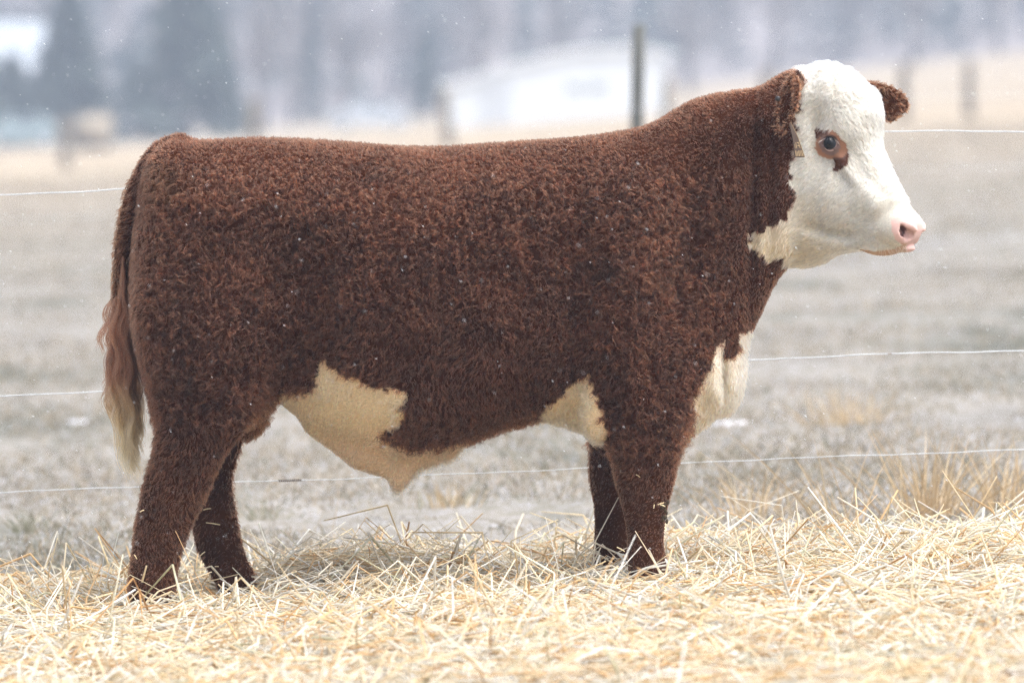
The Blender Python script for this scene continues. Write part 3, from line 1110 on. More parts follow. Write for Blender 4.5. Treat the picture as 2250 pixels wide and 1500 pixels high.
def bull_details(root, fm):
    r = np.random.default_rng(12)
    switch_hair(root, fm)
    fa = np.array([CT, -ST, 0.0])
    na = np.array([-ST, -CT, 0.0])
    za = np.array([0, 0, 1.0])
    em = eye_material()
    lash_p, lash_c = [], []
    for sgn in (1, -1):
        out = fa * 0.22 + na * sgn * 0.96 + za * 0.12
        out /= np.linalg.norm(out)
        c = headP(66, 66 * sgn, 316) + out * 0.0005
        bm = bmesh.new()
        bmesh.ops.create_uvsphere(bm, u_segments=32, v_segments=20, radius=EYE_R)
        for vtx in bm.verts:
            if vtx.co.z > EYE_R * 0.72:
                vtx.co.z += (vtx.co.z / EYE_R - 0.72) * 0.004
        e = bm_obj('eye', bm, em, root, True)
        e.location = c
        e.rotation_euler = Vector(out).to_track_quat('Z', 'Y').to_euler()
        fw = fa - out * (fa @ out)
        fw /= np.linalg.norm(fw)
        up = np.cross(out, fw)
        up = up * (1 if up[2] > 0 else -1)
        for k in range(46):
            an = r.uniform(0.25, 2.9)
            b0 = c + out * 0.0165 + fw * math.cos(an) * 19 * S + up * math.sin(an) * 12 * S
            d = out * 0.75 + fw * math.cos(an) * 0.5 - up * 0.28 + r.normal(0, 0.12, 3)
            L_ = r.uniform(0.010, 0.018)
            lash_p.append([b0 + d * L_ * t - up * 0.004 * t * t for t in np.linspace(0, 1, 6)])
            lash_c.append((0.78, 0.70, 0.58))
    # whiskers round the muzzle and chin
    for k in range(150):
        a_ = r.uniform(150, 245)
        lab = r.choice([-1, 1])
        v_ = r.uniform(470, 562)
        d = fa * r.uniform(0.1, 1.0) + na * lab * r.uniform(0, 1.0) + za * ((515 - v_) / 50 + r.normal(0, 0.2))
        d /= np.linalg.norm(d)
        b0 = headP(a_, 30 * lab, v_)
        ctr = headP(185, 0, 512)
        k_ = b0 - ctr
        b0 = ctr + k_ / np.linalg.norm(k_) * 0.055
        L_ = r.uniform(0.018, 0.038)
        lash_p.append([b0 + d * L_ * t - za * 0.006 * t * t for t in np.linspace(0, 1, 6)])
        lash_c.append((0.85, 0.80, 0.72))
    o = curves_obj('whiskers', np.array(lash_p), np.array(lash_c), 0.00028, fm, root, 0.4)
    o['kind'] = 'stuff'
    # hooves
    hm = simple_mat('hoof', (0.035, 0.028, 0.024), (0.085, 0.065, 0.05), 40, 0.6, 0.3)
    for u, v, y, w in ((337, 1316, -0.165, 50), (527, 1300, 0.165, 46), (1431, 1275, -0.165, 51), (1345, 1266, 0.165, 49)):
        p = P(u, v, y)
        gz = float(ground_z(p[0], y)) + 0.004
        top = p[2] + 0.012
        h = top - gz
        bm = bmesh.new()
        for sy in (-1, 1):
            rings = []
            for t in (0.0, 0.5, 1.0):
                ring = []
                for k in range(14):
                    an = 2 * math.pi * k / 14
                    lx = math.cos(an) * w * S * (1.12 - 0.18 * t) + (0.014 * (1 - t))
                    ly = sy * 0.023 + math.sin(an) * 0.022 * (1.1 - 0.12 * t)
                    ring.append(bm.verts.new((lx, ly, h * t)))
                rings.append(ring)
            for i in range(2):
                for k in range(14):
                    bm.faces.new((rings[i][k], rings[i][(k + 1) % 14], rings[i + 1][(k + 1) % 14], rings[i + 1][k]))
            bm.faces.new(rings[0][::-1])
            bm.faces.new(rings[2])
        o = bm_obj('hoof', bm, hm, root, True)
        o.location = (p[0], y, gz)
    # ear tag with gold print
    tm = simple_mat('tag_plastic', (0.035, 0.018, 0.012), (0.055, 0.03, 0.02), 60, 0.4)
    gm = simple_mat('tag_gold', (0.30, 0.21, 0.11), (0.42, 0.31, 0.17), 80, 0.5)
    A = P(1735, 264, -0.238)
    Bq = P(1768, 346, -0.232)
    Cq = P(1746, 346, -0.268)
    Dq = P(1733, 268, -0.250)
    nrm = np.cross(Bq - A, Cq - A)
    nrm /= np.linalg.norm(nrm)
    if nrm[1] > 0:
        nrm = -nrm
    bm = bmesh.new()
    rows = []
    for t in np.linspace(0, 1, 9):
        cu_ = nrm * 0.004 * math.sin(t * 3.14)
        a, b = A + (Bq - A) * t + cu_, Dq + (Cq - Dq) * t + cu_
        rows.append([bm.verts.new(x) for x in (a, b, b - nrm * 0.0018, a - nrm * 0.0018)])
    for i in range(8):
        for k in range(4):
            bm.faces.new((rows[i][k], rows[i + 1][k], rows[i + 1][(k + 1) % 4], rows[i][(k + 1) % 4]))
    bm.faces.new(rows[0])
    bm.faces.new(rows[-1][::-1])
    bmesh.ops.recalc_face_normals(bm, faces=bm.faces)
    tg = bm_obj('ear_tag', bm, tm, root)
    tg['label'] = 'dark brown ear tag with gold print'
    bm = bmesh.new()
    for t0, t1, s0, s1 in ((0.60, 0.76, .2, .28), (0.60, 0.62, .28, .5), (0.68, 0.70, .28, .5), (0.60, 0.76, .62, .70), (0.64, 0.76, .82, .88),
                           (0.82, 0.97, .12, .20), (0.82, 0.97, .30, .36), (0.82, 0.97, .46, .54), (0.84, 0.97, .64, .70), (0.82, 0.97, .80, .88)):
        q = []
        for t, s_ in ((t0, s0), (t0, s1), (t1, s1), (t1, s0)):
            cu_ = nrm * (0.004 * math.sin(t * 3.14) + 0.0007)
            a, b = A + (Bq - A) * t + cu_, Dq + (Cq - Dq) * t + cu_
            q.append(bm.verts.new(a + (b - a) * s_))
        bm.faces.new(q)
    pr = bm_obj('print', bm, gm, tg)
    pr['kind'] = 'stuff'
    bm = bmesh.new()
    add_tube(bm, [A + nrm * 0.0005, (A + Bq) / 2 + nrm * 0.0045, Bq + nrm * 0.0005], 0.0011, 5)
    bm_obj('rim', bm, gm, tg)
    bm = bmesh.new()
    bp = P(1709, 217, -0.232)
    add_tube(bm, [bp + np.array([0, 0.02, 0]), bp, bp + np.array([-0.001, -0.003, 0])], [0.006, 0.008, 0.005], 10)
    bm_obj('button', bm, simple_mat('black_plastic', (0.01, 0.01, 0.012), (0.025, 0.025, 0.03), 30, 0.4), tg, True)
    # dried mud and chaff stuck to the knee, bits of straw caught in the coat
    bm = bmesh.new()
    for k in range(22):
        c = P(r.normal(1461, 5), r.uniform(1098, 1150), -0.205 + r.uniform(-0.01, 0.02))
        rr = bmesh.ops.create_icosphere(bm, subdivisions=1, radius=r.uniform(0.002, 0.006))
        bmesh.ops.transform(bm, verts=rr['verts'], matrix=Matrix.Translation(Vector(c)) @ Matrix.Diagonal((0.9, 0.9, 1.7, 1)))
    o = bm_obj('dried_mud', bm, simple_mat('dried_mud', (0.015, 0.011, 0.008), (0.09, 0.065, 0.03), 90, 0.9, 0.6), root, True)
    o['label'] = 'dark dried mud stuck on the near front knee'
    o['kind'] = 'stuff'
    bm = bmesh.new()
    bits = [(1452, 1106, -0.225, 12, 0.3), (1456, 1110, -0.225, 10, -0.4), (1437, 1112, -0.228, 7, 1.4), (1402, 1045, -0.232, 9, -0.6), (1364, 1206, -0.222, 16, -0.5),
            (468, 1150, 0.105, 26, -0.15), (455, 1118, 0.10, 14, 0.2), (298, 1223, -0.235, 9, -1.0), (476, 1244, 0.11, 7, 0.0), (445, 1216, 0.10, 12, 0.7), (312, 1122, -0.242, 8, 0.4)]
    for u, v, y, L_, an in bits:
        c = P(u, v, y)
        d = np.array([math.cos(an), 0, math.sin(an)]) * L_ * S * 0.6
        add_tube(bm, [c - d, c + np.array([0, -0.002, 0.001]), c + d], 0.0014, 4)
    o = bm_obj('straw_bits', bm, simple_mat('straw_bit', (0.75, 0.60, 0.34), (0.88, 0.78, 0.55), 50, 0.6), root)
    o['kind'] = 'stuff'


# ------------------------------------------------------------------ pasture
def build_ground():
    # one sheet: fine near the camera, coarse towards the horizon
    xs = np.concatenate([-np.geomspace(1200, 6, 30), np.linspace(-5, 5, 41), np.geomspace(6, 1200, 30)])
    ys = np.concatenate([np.linspace(-40, -6, 12), np.linspace(-5, 12, 60), np.geomspace(13, 330, 46)])
    X, Y = np.meshgrid(xs, ys, indexing='ij')
    Z = ground_z(X, Y)
    # the wooded hill behind the farm
    ys2 = np.linspace(340, 1500, 30)
    X2, Y2 = np.meshgrid(xs, ys2, indexing='ij')
    m, nt, N, L, b = material('frosted_pasture')
    tc = N.new('ShaderNodeTexCoord')
    mp = N.new('ShaderNodeMapping')
    mp.inputs['Scale'].default_value = (1, 0.45, 1)
    L.new(tc.outputs['Object'], mp.inputs['Vector'])
    n1 = noise(N, L, 0.55, 5, 0.6, mp.outputs['Vector'])
    n2 = noise(N, L, 13.0, 6, 0.75, tc.outputs['Object'])
    n3 = noise(N, L, 60.0, 4, 0.7, tc.outputs['Object'])
    c1 = ramp(N, L, n1.outputs['Fac'], [(0.34, (0.135, 0.12, 0.095)), (0.5, (0.225, 0.205, 0.175)), (0.64, (0.085, 0.088, 0.07))])
    sn = N.new('ShaderNodeMath')
    sn.operation = 'MULTIPLY'
    L.new(n2.outputs['Fac'], sn.inputs[0])
    L.new(n3.outputs['Fac'], sn.inputs[1])
    sn2 = N.new('ShaderNodeMath')
    sn2.operation = 'MULTIPLY_ADD'
    L.new(n1.outputs['Fac'], sn2.inputs[0])
    sn2.inputs[1].default_value = -0.16
    L.new(sn.outputs[0], sn2.inputs[2])
    sf = ramp(N, L, sn2.outputs[0], [(0.17, (0, 0, 0)), (0.29, (0.78, 0.78, 0.78))])
    mx = N.new('ShaderNodeMix')
    mx.data_type = 'RGBA'
    L.new(sf.outputs['Color'], mx.inputs['Factor'])
    L.new(c1.outputs['Color'], mx.inputs['A'])
    mx.inputs['B'].default_value = (0.44, 0.455, 0.505, 1)      # snow sifted between the stems
    # beyond the grazed, frosted strip the old grass stands tall and tan
    sy = N.new('ShaderNodeSeparateXYZ')
    L.new(tc.outputs['Object'], sy.inputs[0])
    mr = N.new('ShaderNodeMapRange')
    mr.inputs['From Min'].default_value = 30.0
    mr.inputs['From Max'].default_value = 110.0
    L.new(sy.outputs['Y'], mr.inputs['Value'])
    tanr = ramp(N, L, n1.outputs['Fac'], [(0.35, (0.27, 0.215, 0.155)), (0.65, (0.37, 0.31, 0.235))])
    mx2 = N.new('ShaderNodeMix')
    mx2.data_type = 'RGBA'
    L.new(mr.outputs['Result'], mx2.inputs['Factor'])
    L.new(mx.outputs['Result'], mx2.inputs['A'])
    L.new(tanr.outputs['Color'], mx2.inputs['B'])
    L.new(mx2.outputs['Result'], b.inputs['Base Color'])
    b.inputs['Roughness'].default_value = 0.95
    b.inputs['Specular IOR Level'].default_value = 0.1
    bp = N.new('ShaderNodeBump')
    bp.inputs['Strength'].default_value = 0.6
    bp.inputs['Distance'].default_value = 0.03
    L.new(n2.outputs['Fac'], bp.inputs['Height'])
    L.new(bp.outputs['Normal'], b.inputs['Normal'])
    nx, ny = X.shape
    V = np.stack([X, Y, Z], -1).reshape(-1, 3)
    I = np.arange(nx * ny).reshape(nx, ny)
    Q = np.stack([I[:-1, :-1], I[1:, :-1], I[1:, 1:], I[:-1, 1:]], -1).reshape(-1, 4)
    g = mesh_np('ground', V, Q, m, None, True)
    g['kind'] = 'structure'

    def hill_z(x, y):
        t = np.clip((y - 330) / 260.0, 0, 1)
        return ground_z(x, np.minimum(y, 330)) + 38 * t * t * (3 - 2 * t) + t * 5 * np.sin(x * 0.012 + 1) + t * 6 * np.sin(x * 0.031 + y * 0.01)
    Zh = hill_z(X2, Y2)
    nx, ny = X2.shape
    Xa = np.concatenate([np.full((nx, 1), 0) + xs[:, None], X2], 1)
    Ya = np.concatenate([np.full((nx, 1), 330.0), Y2], 1)
    Za = np.concatenate([ground_z(xs, np.full(nx, 330.0))[:, None], Zh], 1)
    ny += 1
    V = np.stack([Xa, Ya, Za], -1).reshape(-1, 3)
    I = np.arange(nx * ny).reshape(nx, ny)
    Q = np.stack([I[:-1, :-1], I[1:, :-1], I[1:, 1:], I[:-1, 1:]], -1).reshape(-1, 4)
    hm = simple_mat('hillside', (0.13, 0.105, 0.10), (0.29, 0.26, 0.265), 0.05, 0.95)
    h = mesh_np('hill', V, Q, hm, None, True)
    h['kind'] = 'structure'
    return hill_z


HILL_Z = build_ground()


def blade_mesh(root, dirv, L, w, bend, seg=2):
    """flat tapering blades: arrays root (n,3), dirv (n,3) unit, L, w, bend (n,3)"""
    n = len(root)
    side = np.cross(dirv, np.array([0.0, 1.0, 0.0]) + 0 * dirv)
    side = side / (np.linalg.norm(side, axis=1, keepdims=True) + 1e-9)
    V = np.empty((n, 2 * seg + 1, 3), np.float32)
    for k in range(seg):
        t = k / seg
        c = root + dirv * (L * t)[:, None] + bend * (t * t)
        V[:, 2 * k] = c - side * (w * (1 - 0.5 * t))[:, None]
        V[:, 2 * k + 1] = c + side * (w * (1 - 0.5 * t))[:, None]
    V[:, 2 * seg] = root + dirv * L[:, None] + bend
    base = (np.arange(n) * (2 * seg + 1))[:, None]
    T = []
    for k in range(seg - 1):
        T += [[2 * k, 2 * k + 1, 2 * k + 3], [2 * k, 2 * k + 3, 2 * k + 2]]
    T.append([2 * seg - 2, 2 * seg - 1, 2 * seg])
    T = np.array(T)
    F = (base[:, None, :] + T[None]).reshape(-1, 3)
    return V.reshape(-1, 3), F, 2 * seg + 1


def stem_material(name, rough=0.7, trans=0.25):
    m, nt, N, L, b = material(name)
    at = N.new('ShaderNodeAttribute')
    at.attribute_name = 'col'
    tc = N.new('ShaderNodeTexCoord')
    n = noise(N, L, 35, 3, 0.6, tc.outputs['Object'])
    r = ramp(N, L, n.outputs['Fac'], [(0.3, (0.82, 0.80, 0.76)), (0.7, (1.0, 1.0, 1.0))])
    mx = N.new('ShaderNodeMix')
    mx.data_type = 'RGBA'
    mx.blend_type = 'MULTIPLY'
    mx.inputs['Factor'].default_value = 1.0
    L.new(at.outputs['Color'], mx.inputs['A'])
    L.new(r.outputs['Color'], mx.inputs['B'])
    L.new(mx.outputs['Result'], b.inputs['Base Color'])
    b.inputs['Roughness'].default_value = rough
    b.inputs['Specular IOR Level'].default_value = 0.45
    tr = N.new('ShaderNodeBsdfTranslucent')
    L.new(mx.outputs['Result'], tr.inputs['Color'])
    ms = N.new('ShaderNodeMixShader')
    ms.inputs[0].default_value = trans
    L.new(b.outputs['BSDF'], ms.inputs[1])
    L.new(tr.outputs['BSDF'], ms.inputs[2])
    L.new(ms.outputs[0], N['Material Output'].inputs['Surface'])
    return m


STEM = stem_material('dry_stem')


def build_grass():
    r = np.random.default_rng(21)
    n = 150000
    # stems thin out with distance, as they get too small to see
    t = r.random(n)
    d = 15.0 * (120.0 / 15.0) ** (t ** 1.6)          # distance from the camera
    y = d - D0
    x = (r.random(n) * 2 - 1) * (d * 0.105 + 0.4)
    patch = vnoise(np.stack([x * 0.9, y * 0.6, 0 * x], 1), 3) * 0.6 + vnoise(np.stack([x * 2.7, y * 1.6, 0 * x], 1), 4) * 0.5
    keep = (patch > -0.28 + 0.35 * (r.random(n) - 0.5)) & (y > 0.85 + 0.2 * r.random(n))
    x, y, d, patch = x[keep], y[keep], d[keep], patch[keep]
    n = len(x)
    root = np.stack([x, y, ground_z(x, y) - 0.005], 1)
    L = r.uniform(0.02, 0.065, n) * (1 + np.clip(patch, 0, 1) * 0.9) * np.interp(d, [15, 40, 120], [1, 1.2, 2.2])
    tall = r.random(n) < 0.012
    L = np.where(tall, r.uniform(0.12, 0.26, n), L)
    dv = r.normal(0, 0.55, (n, 3))
    dv[:, 2] = r.uniform(0.25, 1.0, n)
    dv = unit(dv)
    bend = r.normal(0, 0.25, (n, 3)) * L[:, None]
    bend[:, 2] = -np.abs(bend[:, 2])
    w = np.where(tall, 0.0011, r.uniform(0.0010, 0.0022, n)) * np.interp(d, [15, 30, 120], [1, 1.6, 5])
    V, F, k = blade_mesh(root, dv, L, w, bend)
    pal = np.array([[0.36, 0.275, 0.175], [0.24, 0.20, 0.135], [0.44, 0.385, 0.30], [0.15, 0.15, 0.10], [0.48, 0.48, 0.50], [0.33, 0.28, 0.225]])
    c = pal[r.integers(0, len(pal), n)] * r.uniform(0.75, 1.15, (n, 1))
    g = mesh_np('grass', V, F, STEM, None, False, np.repeat(np.clip(c, 0, 0.9), k, 0))
    tag(g, 'short dry frosted grass covering the pasture behind the wires', 'grass', kind='stuff')


def grass_tuft(u, v_base, y, n, height, spread, label, seed, cols, lean=0.0):
    r = np.random.default_rng(seed)
    p = P(u, 0, y)
    x0 = p[0]
    z0 = float(ground_z(x0, y))
    rt = np.stack([r.normal(0, spread * 0.45, n), r.normal(0, spread * 0.4, n), np.zeros(n)], 1)
    L = height * r.uniform(0.3, 1.0, n) ** 1.2
    dv = np.stack([rt[:, 0] / spread * 0.55 + r.normal(0, 0.28, n) + lean, r.normal(0, 0.3, n), np.ones(n)], 1)
    dv = unit(dv)
    bend = np.stack([dv[:, 0] * L * 0.35 + r.normal(0, 0.08, n) * L, r.normal(0, 0.08, n) * L, -np.abs(r.normal(0, 0.16, n)) * L], 1)
    V, F, k = blade_mesh(rt, dv, L, r.uniform(0.0012, 0.0026, n), bend, 3)
    c = np.array(cols)[r.integers(0, len(cols), n)] * r.uniform(0.8, 1.15, (n, 1))
    o = mesh_np('grass_tuft', V, F, STEM, None, False, np.repeat(np.clip(c, 0, .9), k, 0))
    o.location = (x0, y, z0 - 0.005)
    tag(o, label, 'grass tuft', 'dry grass tufts beyond the straw')
    return o


def build_tufts():
    tan = [(0.64, 0.48, 0.29), (0.56, 0.41, 0.24), (0.70, 0.57, 0.39), (0.48, 0.34, 0.19)]
    grn = [(0.27, 0.28, 0.20), (0.36, 0.34, 0.25), (0.46, 0.43, 0.36)]
    grass_tuft(2045, 1150, 1.9, 120, 0.38, 0.12, 'bushy tan grass tuft with a dense reddish middle, beyond the straw before the chest', 1, tan)
    grass_tuft(1850, 1160, 1.35, 26, 0.44, 0.10, 'few long bent straw coloured stalks leaning towards the bull beside the bushy tuft', 2, tan, -0.30)
    grass_tuft(2215, 1130, 2.0, 90, 0.30, 0.13, 'thin upright tan grass tuft at the far end of the straw bed', 3, tan)
    grass_tuft(1660, 1150, 2.3, 60, 0.22, 0.16, 'low sparse tan tuft beyond the front hooves', 4, tan)
    grass_tuft(585, 1080, 3.4, 60, 0.10, 0.10, 'low greenish grass clump under the belly behind the lowest wire', 5, grn)
    grass_tuft(985, 1060, 3.6, 80, 0.13, 0.13, 'greenish tan grass clump beyond the tip of the sheath', 6, grn + tan)
    grass_tuft(70, 1090, 3.2, 70, 0.12, 0.07, 'grey green grass clump behind the tail', 7, grn)
    grass_tuft(1860, 900, 7.0, 80, 0.22, 0.16, 'pale reddish grass clump far out in front of the bull', 8, tan)


build_grass()
build_tufts()


# ------------------------------------------------------------------ bedding straw
def bed_height(x, y):
    """top of the straw bed above the ground"""
    e = 1.02 + 0.16 * np.sin(x * 1.9 + 0.8) + 0.10 * np.sin(x * 5.3) - 0.05 * x
    back = np.clip((e - y) / 0.45, 0, 1)
    h = 0.020 + 0.007 * np.sin(x * 3.1 + 1.0) * np.sin(y * 2.3) + 0.004 * np.sin(x * 7.0 + y * 5.0)
    px = x / S + 1125
    h = h + 0.10 * np.exp(-0.5 * (((px - 745) / 150) ** 2 + ((y - 0.42) / 0.28) ** 2))       # heap behind the sheath
    h = h + 0.050 * np.exp(-0.5 * (((px - 2150) / 200) ** 2 + ((y - 0.4) / 0.35) ** 2))
    h = h + 0.02 * np.exp(-0.5 * (((px - 1500) / 260) ** 2 + ((y + 1.3) / 0.4) ** 2))
    h = h - 0.030 * np.exp(-0.5 * (((px - 1150) / 70) ** 2 + ((y - 0.6) / 0.3) ** 2))
    for hx, hy in ((337, -0.165), (527, 0.165), (1431, -0.165), (1345, 0.165)):                # trodden down round the hooves
        h = h * (1 - 0.6 * np.exp(-0.5 * (((px - hx) / 95) ** 2 + ((y - hy + 0.1) / 0.22) ** 2)))
    h = np.maximum(h, 0.006)
    front = np.clip((y + 4.6) / 0.5, 0, 1)
    return h * np.sqrt(back) * front


def build_straw():
    r = np.random.default_rng(5)
    # matted lower layer
    xs = np.linspace(-2.3, 2.3, 150)
    ys = np.linspace(-4.6, 1.5, 190)
    X, Y = np.meshgrid(xs, ys, indexing='ij')
    Hh = bed_height(X, Y)
    Z = ground_z(X, Y) + Hh * 0.6 - 0.012
    I = np.arange(X.size).reshape(X.shape)
    Q = np.stack([I[:-1, :-1], I[1:, :-1], I[1:, 1:], I[:-1, 1:]], -1).reshape(-1, 4)
    mm = simple_mat('straw_mat', (0.46, 0.30, 0.12), (0.78, 0.60, 0.34), 90, 0.9, 0.8)
    base = mesh_np('straw_bed', np.stack([X, Y, Z], -1).reshape(-1, 3), Q, mm, None, True)
    tag(base, 'matted lower layer of the golden straw bedding', 'straw', kind='stuff')
    # loose stalks
    n = 76000
    x = r.uniform(-2.1, 2.1, n)
    t = r.random(n)
    y = -3.9 + 5.3 * t ** 0.8
    y = np.where(r.random(n) < 0.24, r.uniform(-0.45, 1.0, n), y)          # deepest under the animal
    hh = bed_height(x, y)
    keep = (hh > 0.006) | (r.random(n) < 0.10)
    x, y, hh = x[keep], y[keep], hh[keep]
    n = len(x)
    L = r.uniform(0.09, 0.36, n) * np.where(r.random(n) < 0.3, 0.5, 1.0)
    yaw = r.random(n) * 6.283
    lay = r.random(n) ** 0.7
    pitch = r.normal(0, 0.085, n) + np.where(r.random(n) < 0.06, r.uniform(0.2, 0.7, n), 0)
    upr = r.random(n) < 0.004
    pitch = np.where(upr, r.uniform(0.7, 1.3, n), pitch)
    d = np.stack([np.cos(yaw) * np.cos(pitch), np.sin(yaw) * np.cos(pitch), np.sin(pitch)], 1)
    c = np.stack([x, y, ground_z(x, y) + hh * lay + 0.008 + np.abs(np.sin(pitch)) * L * 0.22], 1)
    w = r.uniform(0.0018, 0.0036, n)
    w = np.where(r.random(n) < 0.25, w * 0.55, w)
    # a kink or bow in each stalk
    up = np.array([0, 0, 1.0]) + r.normal(0, 0.5, (n, 3))
    s1 = unit(np.cross(d, up))
    s2 = np.cross(s1, d)
    bow = s1 * r.normal(0, 0.06, (n, 1)) * L[:, None] + s2 * np.abs(r.normal(0, 0.05, (n, 1))) * L[:, None]
    chaff = r.random(n) < 0.22
    L = np.where(chaff, L * 0.22, L)
    bow = np.where(chaff[:, None], bow * 0.3, bow)
    kink = r.random(n) < 0.10
    bow = np.where(kink[:, None], bow * 4.0, bow)
    rows = []
    for a, bw in ((-0.5, 0.0), (0.05, 1.0), (0.5, 0.0)):
        cc = c + d * (L * a)[:, None] + bow * bw
        wv = w * (0.9 if a < 0 else 1.0 if a < 0.3 else 0.7)
        for k in range(4):
            an = math.pi / 4 + k * math.pi / 2
            rows.append(cc + s1 * (math.cos(an) * wv * 1.25)[:, None] + s2 * (math.sin(an) * wv * 0.75)[:, None])
    V = np.stack(rows, 1)
    base_i = (np.arange(n) * 12)[:, None, None]
    F = []
    for sgm in (0, 1):
        for k in range(4):
            a0, a1 = sgm * 4 + k, sgm * 4 + (k + 1) % 4
            F.append([a0, a1, a1 + 4, a0 + 4])
    F += [[3, 2, 1, 0], [8, 9, 10, 11]]
    F = (base_i + np.array(F)[None]).reshape(-1, 4)
    pal = np.array([[0.90, 0.76, 0.53], [0.93, 0.86, 0.73], [0.83, 0.60, 0.33], [0.93, 0.91, 0.86], [0.91, 0.80, 0.60], [0.74, 0.72, 0.54], [0.62, 0.38, 0.17]])
    pi = r.choice(len(pal), n, p=[.19, .25, .12, .25, .13, .03, .03])
    cc = np.clip(pal[pi] * r.uniform(0.85, 1.08, (n, 1)), 0, 0.93)
    sm = stem_material('straw', 0.34, 0.42)
    o = mesh_np('loose_straw', V.reshape(-1, 3), F, sm, None, False, np.repeat(cc, 12, 0))
    tag(o, 'loose golden straw stalks strewn under the bull', 'straw', kind='stuff')


build_straw()
# ------------------------------------------------------------------ fences
def wood_mat(name, c0, c1):
    m, nt, N, L, b = material(name)
    tc = N.new('ShaderNodeTexCoord')
    mp = N.new('ShaderNodeMapping')
    mp.inputs['Scale'].default_value = (14, 14, 1.5)
    L.new(tc.outputs['Object'], mp.inputs['Vector'])
    n = noise(N, L, 2.5, 6, 0.65, mp.outputs['Vector'])
    r = ramp(N, L, n.outputs['Fac'], [(0.3, c0), (0.7, c1)])
    L.new(r.outputs['Color'], b.inputs['Base Color'])
    b.inputs['Roughness'].default_value = 0.9
    bp = N.new('ShaderNodeBump')
    bp.inputs['Strength'].default_value = 0.5
    L.new(n.outputs['Fac'], bp.inputs['Height'])
    L.new(bp.outputs['Normal'], b.inputs['Normal'])
    return m


POST = wood_mat('weathered_post', (0.10, 0.085, 0.065), (0.24, 0.21, 0.17))


def wire_material():
    m, nt, N, L, b = material('galvanised_wire')
    tc = N.new('ShaderNodeTexCoord')
    n = noise(N, L, 14, 5, 0.7, tc.outputs['Object'])
    r = ramp(N, L, n.outputs['Fac'], [(0.30, (0.20, 0.12, 0.08)), (0.38, (0.50, 0.53, 0.57)), (0.7, (0.66, 0.70, 0.76))])
    L.new(r.outputs['Color'], b.inputs['Base Color'])
    b.inputs['Metallic'].default_value = 0.1
    b.inputs['Roughness'].default_value = 0.45
    return m


WIRE = wire_material()
RUST = simple_mat('rusty_wire', (0.045, 0.03, 0.022), (0.12, 0.07, 0.04), 60, 0.9, 0.4)


def post_mesh(name, h, r0, r1, parent, loc, lean=0.0, mat=None, n=10, deep=0.35):
    bm = bmesh.new()
    pts, rad = [], []
    for k in range(9):
        t = k / 8
        pts.append((lean * h * t + 0.006 * math.sin(t * 7), 0.004 * math.cos(t * 5), -deep + (h + deep) * t))
        rad.append((r0 + (r1 - r0) * t) * (1 + 0.04 * math.sin(t * 19)))
    pts.append((pts[-1][0], pts[-1][1], h + 0.012))
    rad.append(r1 * 0.7)
    add_tube(bm, pts, rad, n)
    o = bm_obj(name, bm, mat or POST, parent, True)
    o.location = loc
    return o


def build_near_fence():
    yf = 0.78
    root = empty('wire_fence', (0, yf, 0))
    tag(root, 'smooth strand wire fence running close behind the bull', 'fence')
    r = np.random.default_rng(3)
    rows = [((-40, 431), (270, 416), (1600, 300), (1955, 288), (2290, 290)),
            ((-40, 870), (230, 861), (1200, 815), (1645, 790), (1990, 776), (2290, 769)),
            ((-40, 1084), (300, 1068), (520, 1059), (850, 1048), (1290, 1028), (1500, 1016), (1900, 1000), (2290, 986))]
    xe = 2.75
    for j, row in enumerate(rows):
        w = np.array([P(u, v, yf) for u, v in row])
        s0 = (w[1, 2] - w[0, 2]) / (w[1, 0] - w[0, 0])
        s1 = (w[-1, 2] - w[-2, 2]) / (w[-1, 0] - w[-2, 0])
        gx = np.concatenate([[-xe], w[:, 0], [xe]])
        gz = np.concatenate([[w[0, 2] + s0 * (-xe - w[0, 0])], w[:, 2], [w[-1, 2] + s1 * (xe - w[-1, 0])]])
        X = np.linspace(-xe, xe, 120)
        Z = np.interp(X, gx, gz)
        win = np.hanning(9)
        win /= win.sum()
        Zp = np.concatenate([2 * Z[0] - Z[4:0:-1], Z, 2 * Z[-1] - Z[-2:-6:-1]])
        Z = np.convolve(Zp, win, 'valid')
        Z = Z + 0.0012 * np.sin(X * 11 + j * 2) + 0.0008 * np.sin(X * 31 + j)
        bm = bmesh.new()
        add_tube(bm, [(a, 0, b) for a, b in zip(X, Z)], [0.0019, 0.0018, 0.0014][j], 6)
        wo = bm_obj('wire', bm, WIRE, root, True)
        if j == 2:       # wrapped splice in the lowest strand
            bm = bmesh.new()
            xa = P(612, 0, yf)[0]
            pts = []
            for k in range(70):
                t = k / 69
                xx = xa + t * 0.068
                a = t * 75
                pts.append((xx, 0.0024 * math.cos(a), float(np.interp(xx, X, Z)) + 0.0024 * math.sin(a)))
            add_tube(bm, pts, 0.0017, 5)
            bm_obj('splice', bm, RUST, wo, True)
    for sx in (-1, 1):
        x = sx * 2.72
        z = float(ground_z(x, yf))
        o = post_mesh('post', 1.42, 0.055, 0.05, root, (x, 0.06, z))
        o['label'] = 'weathered round wooden fence post'


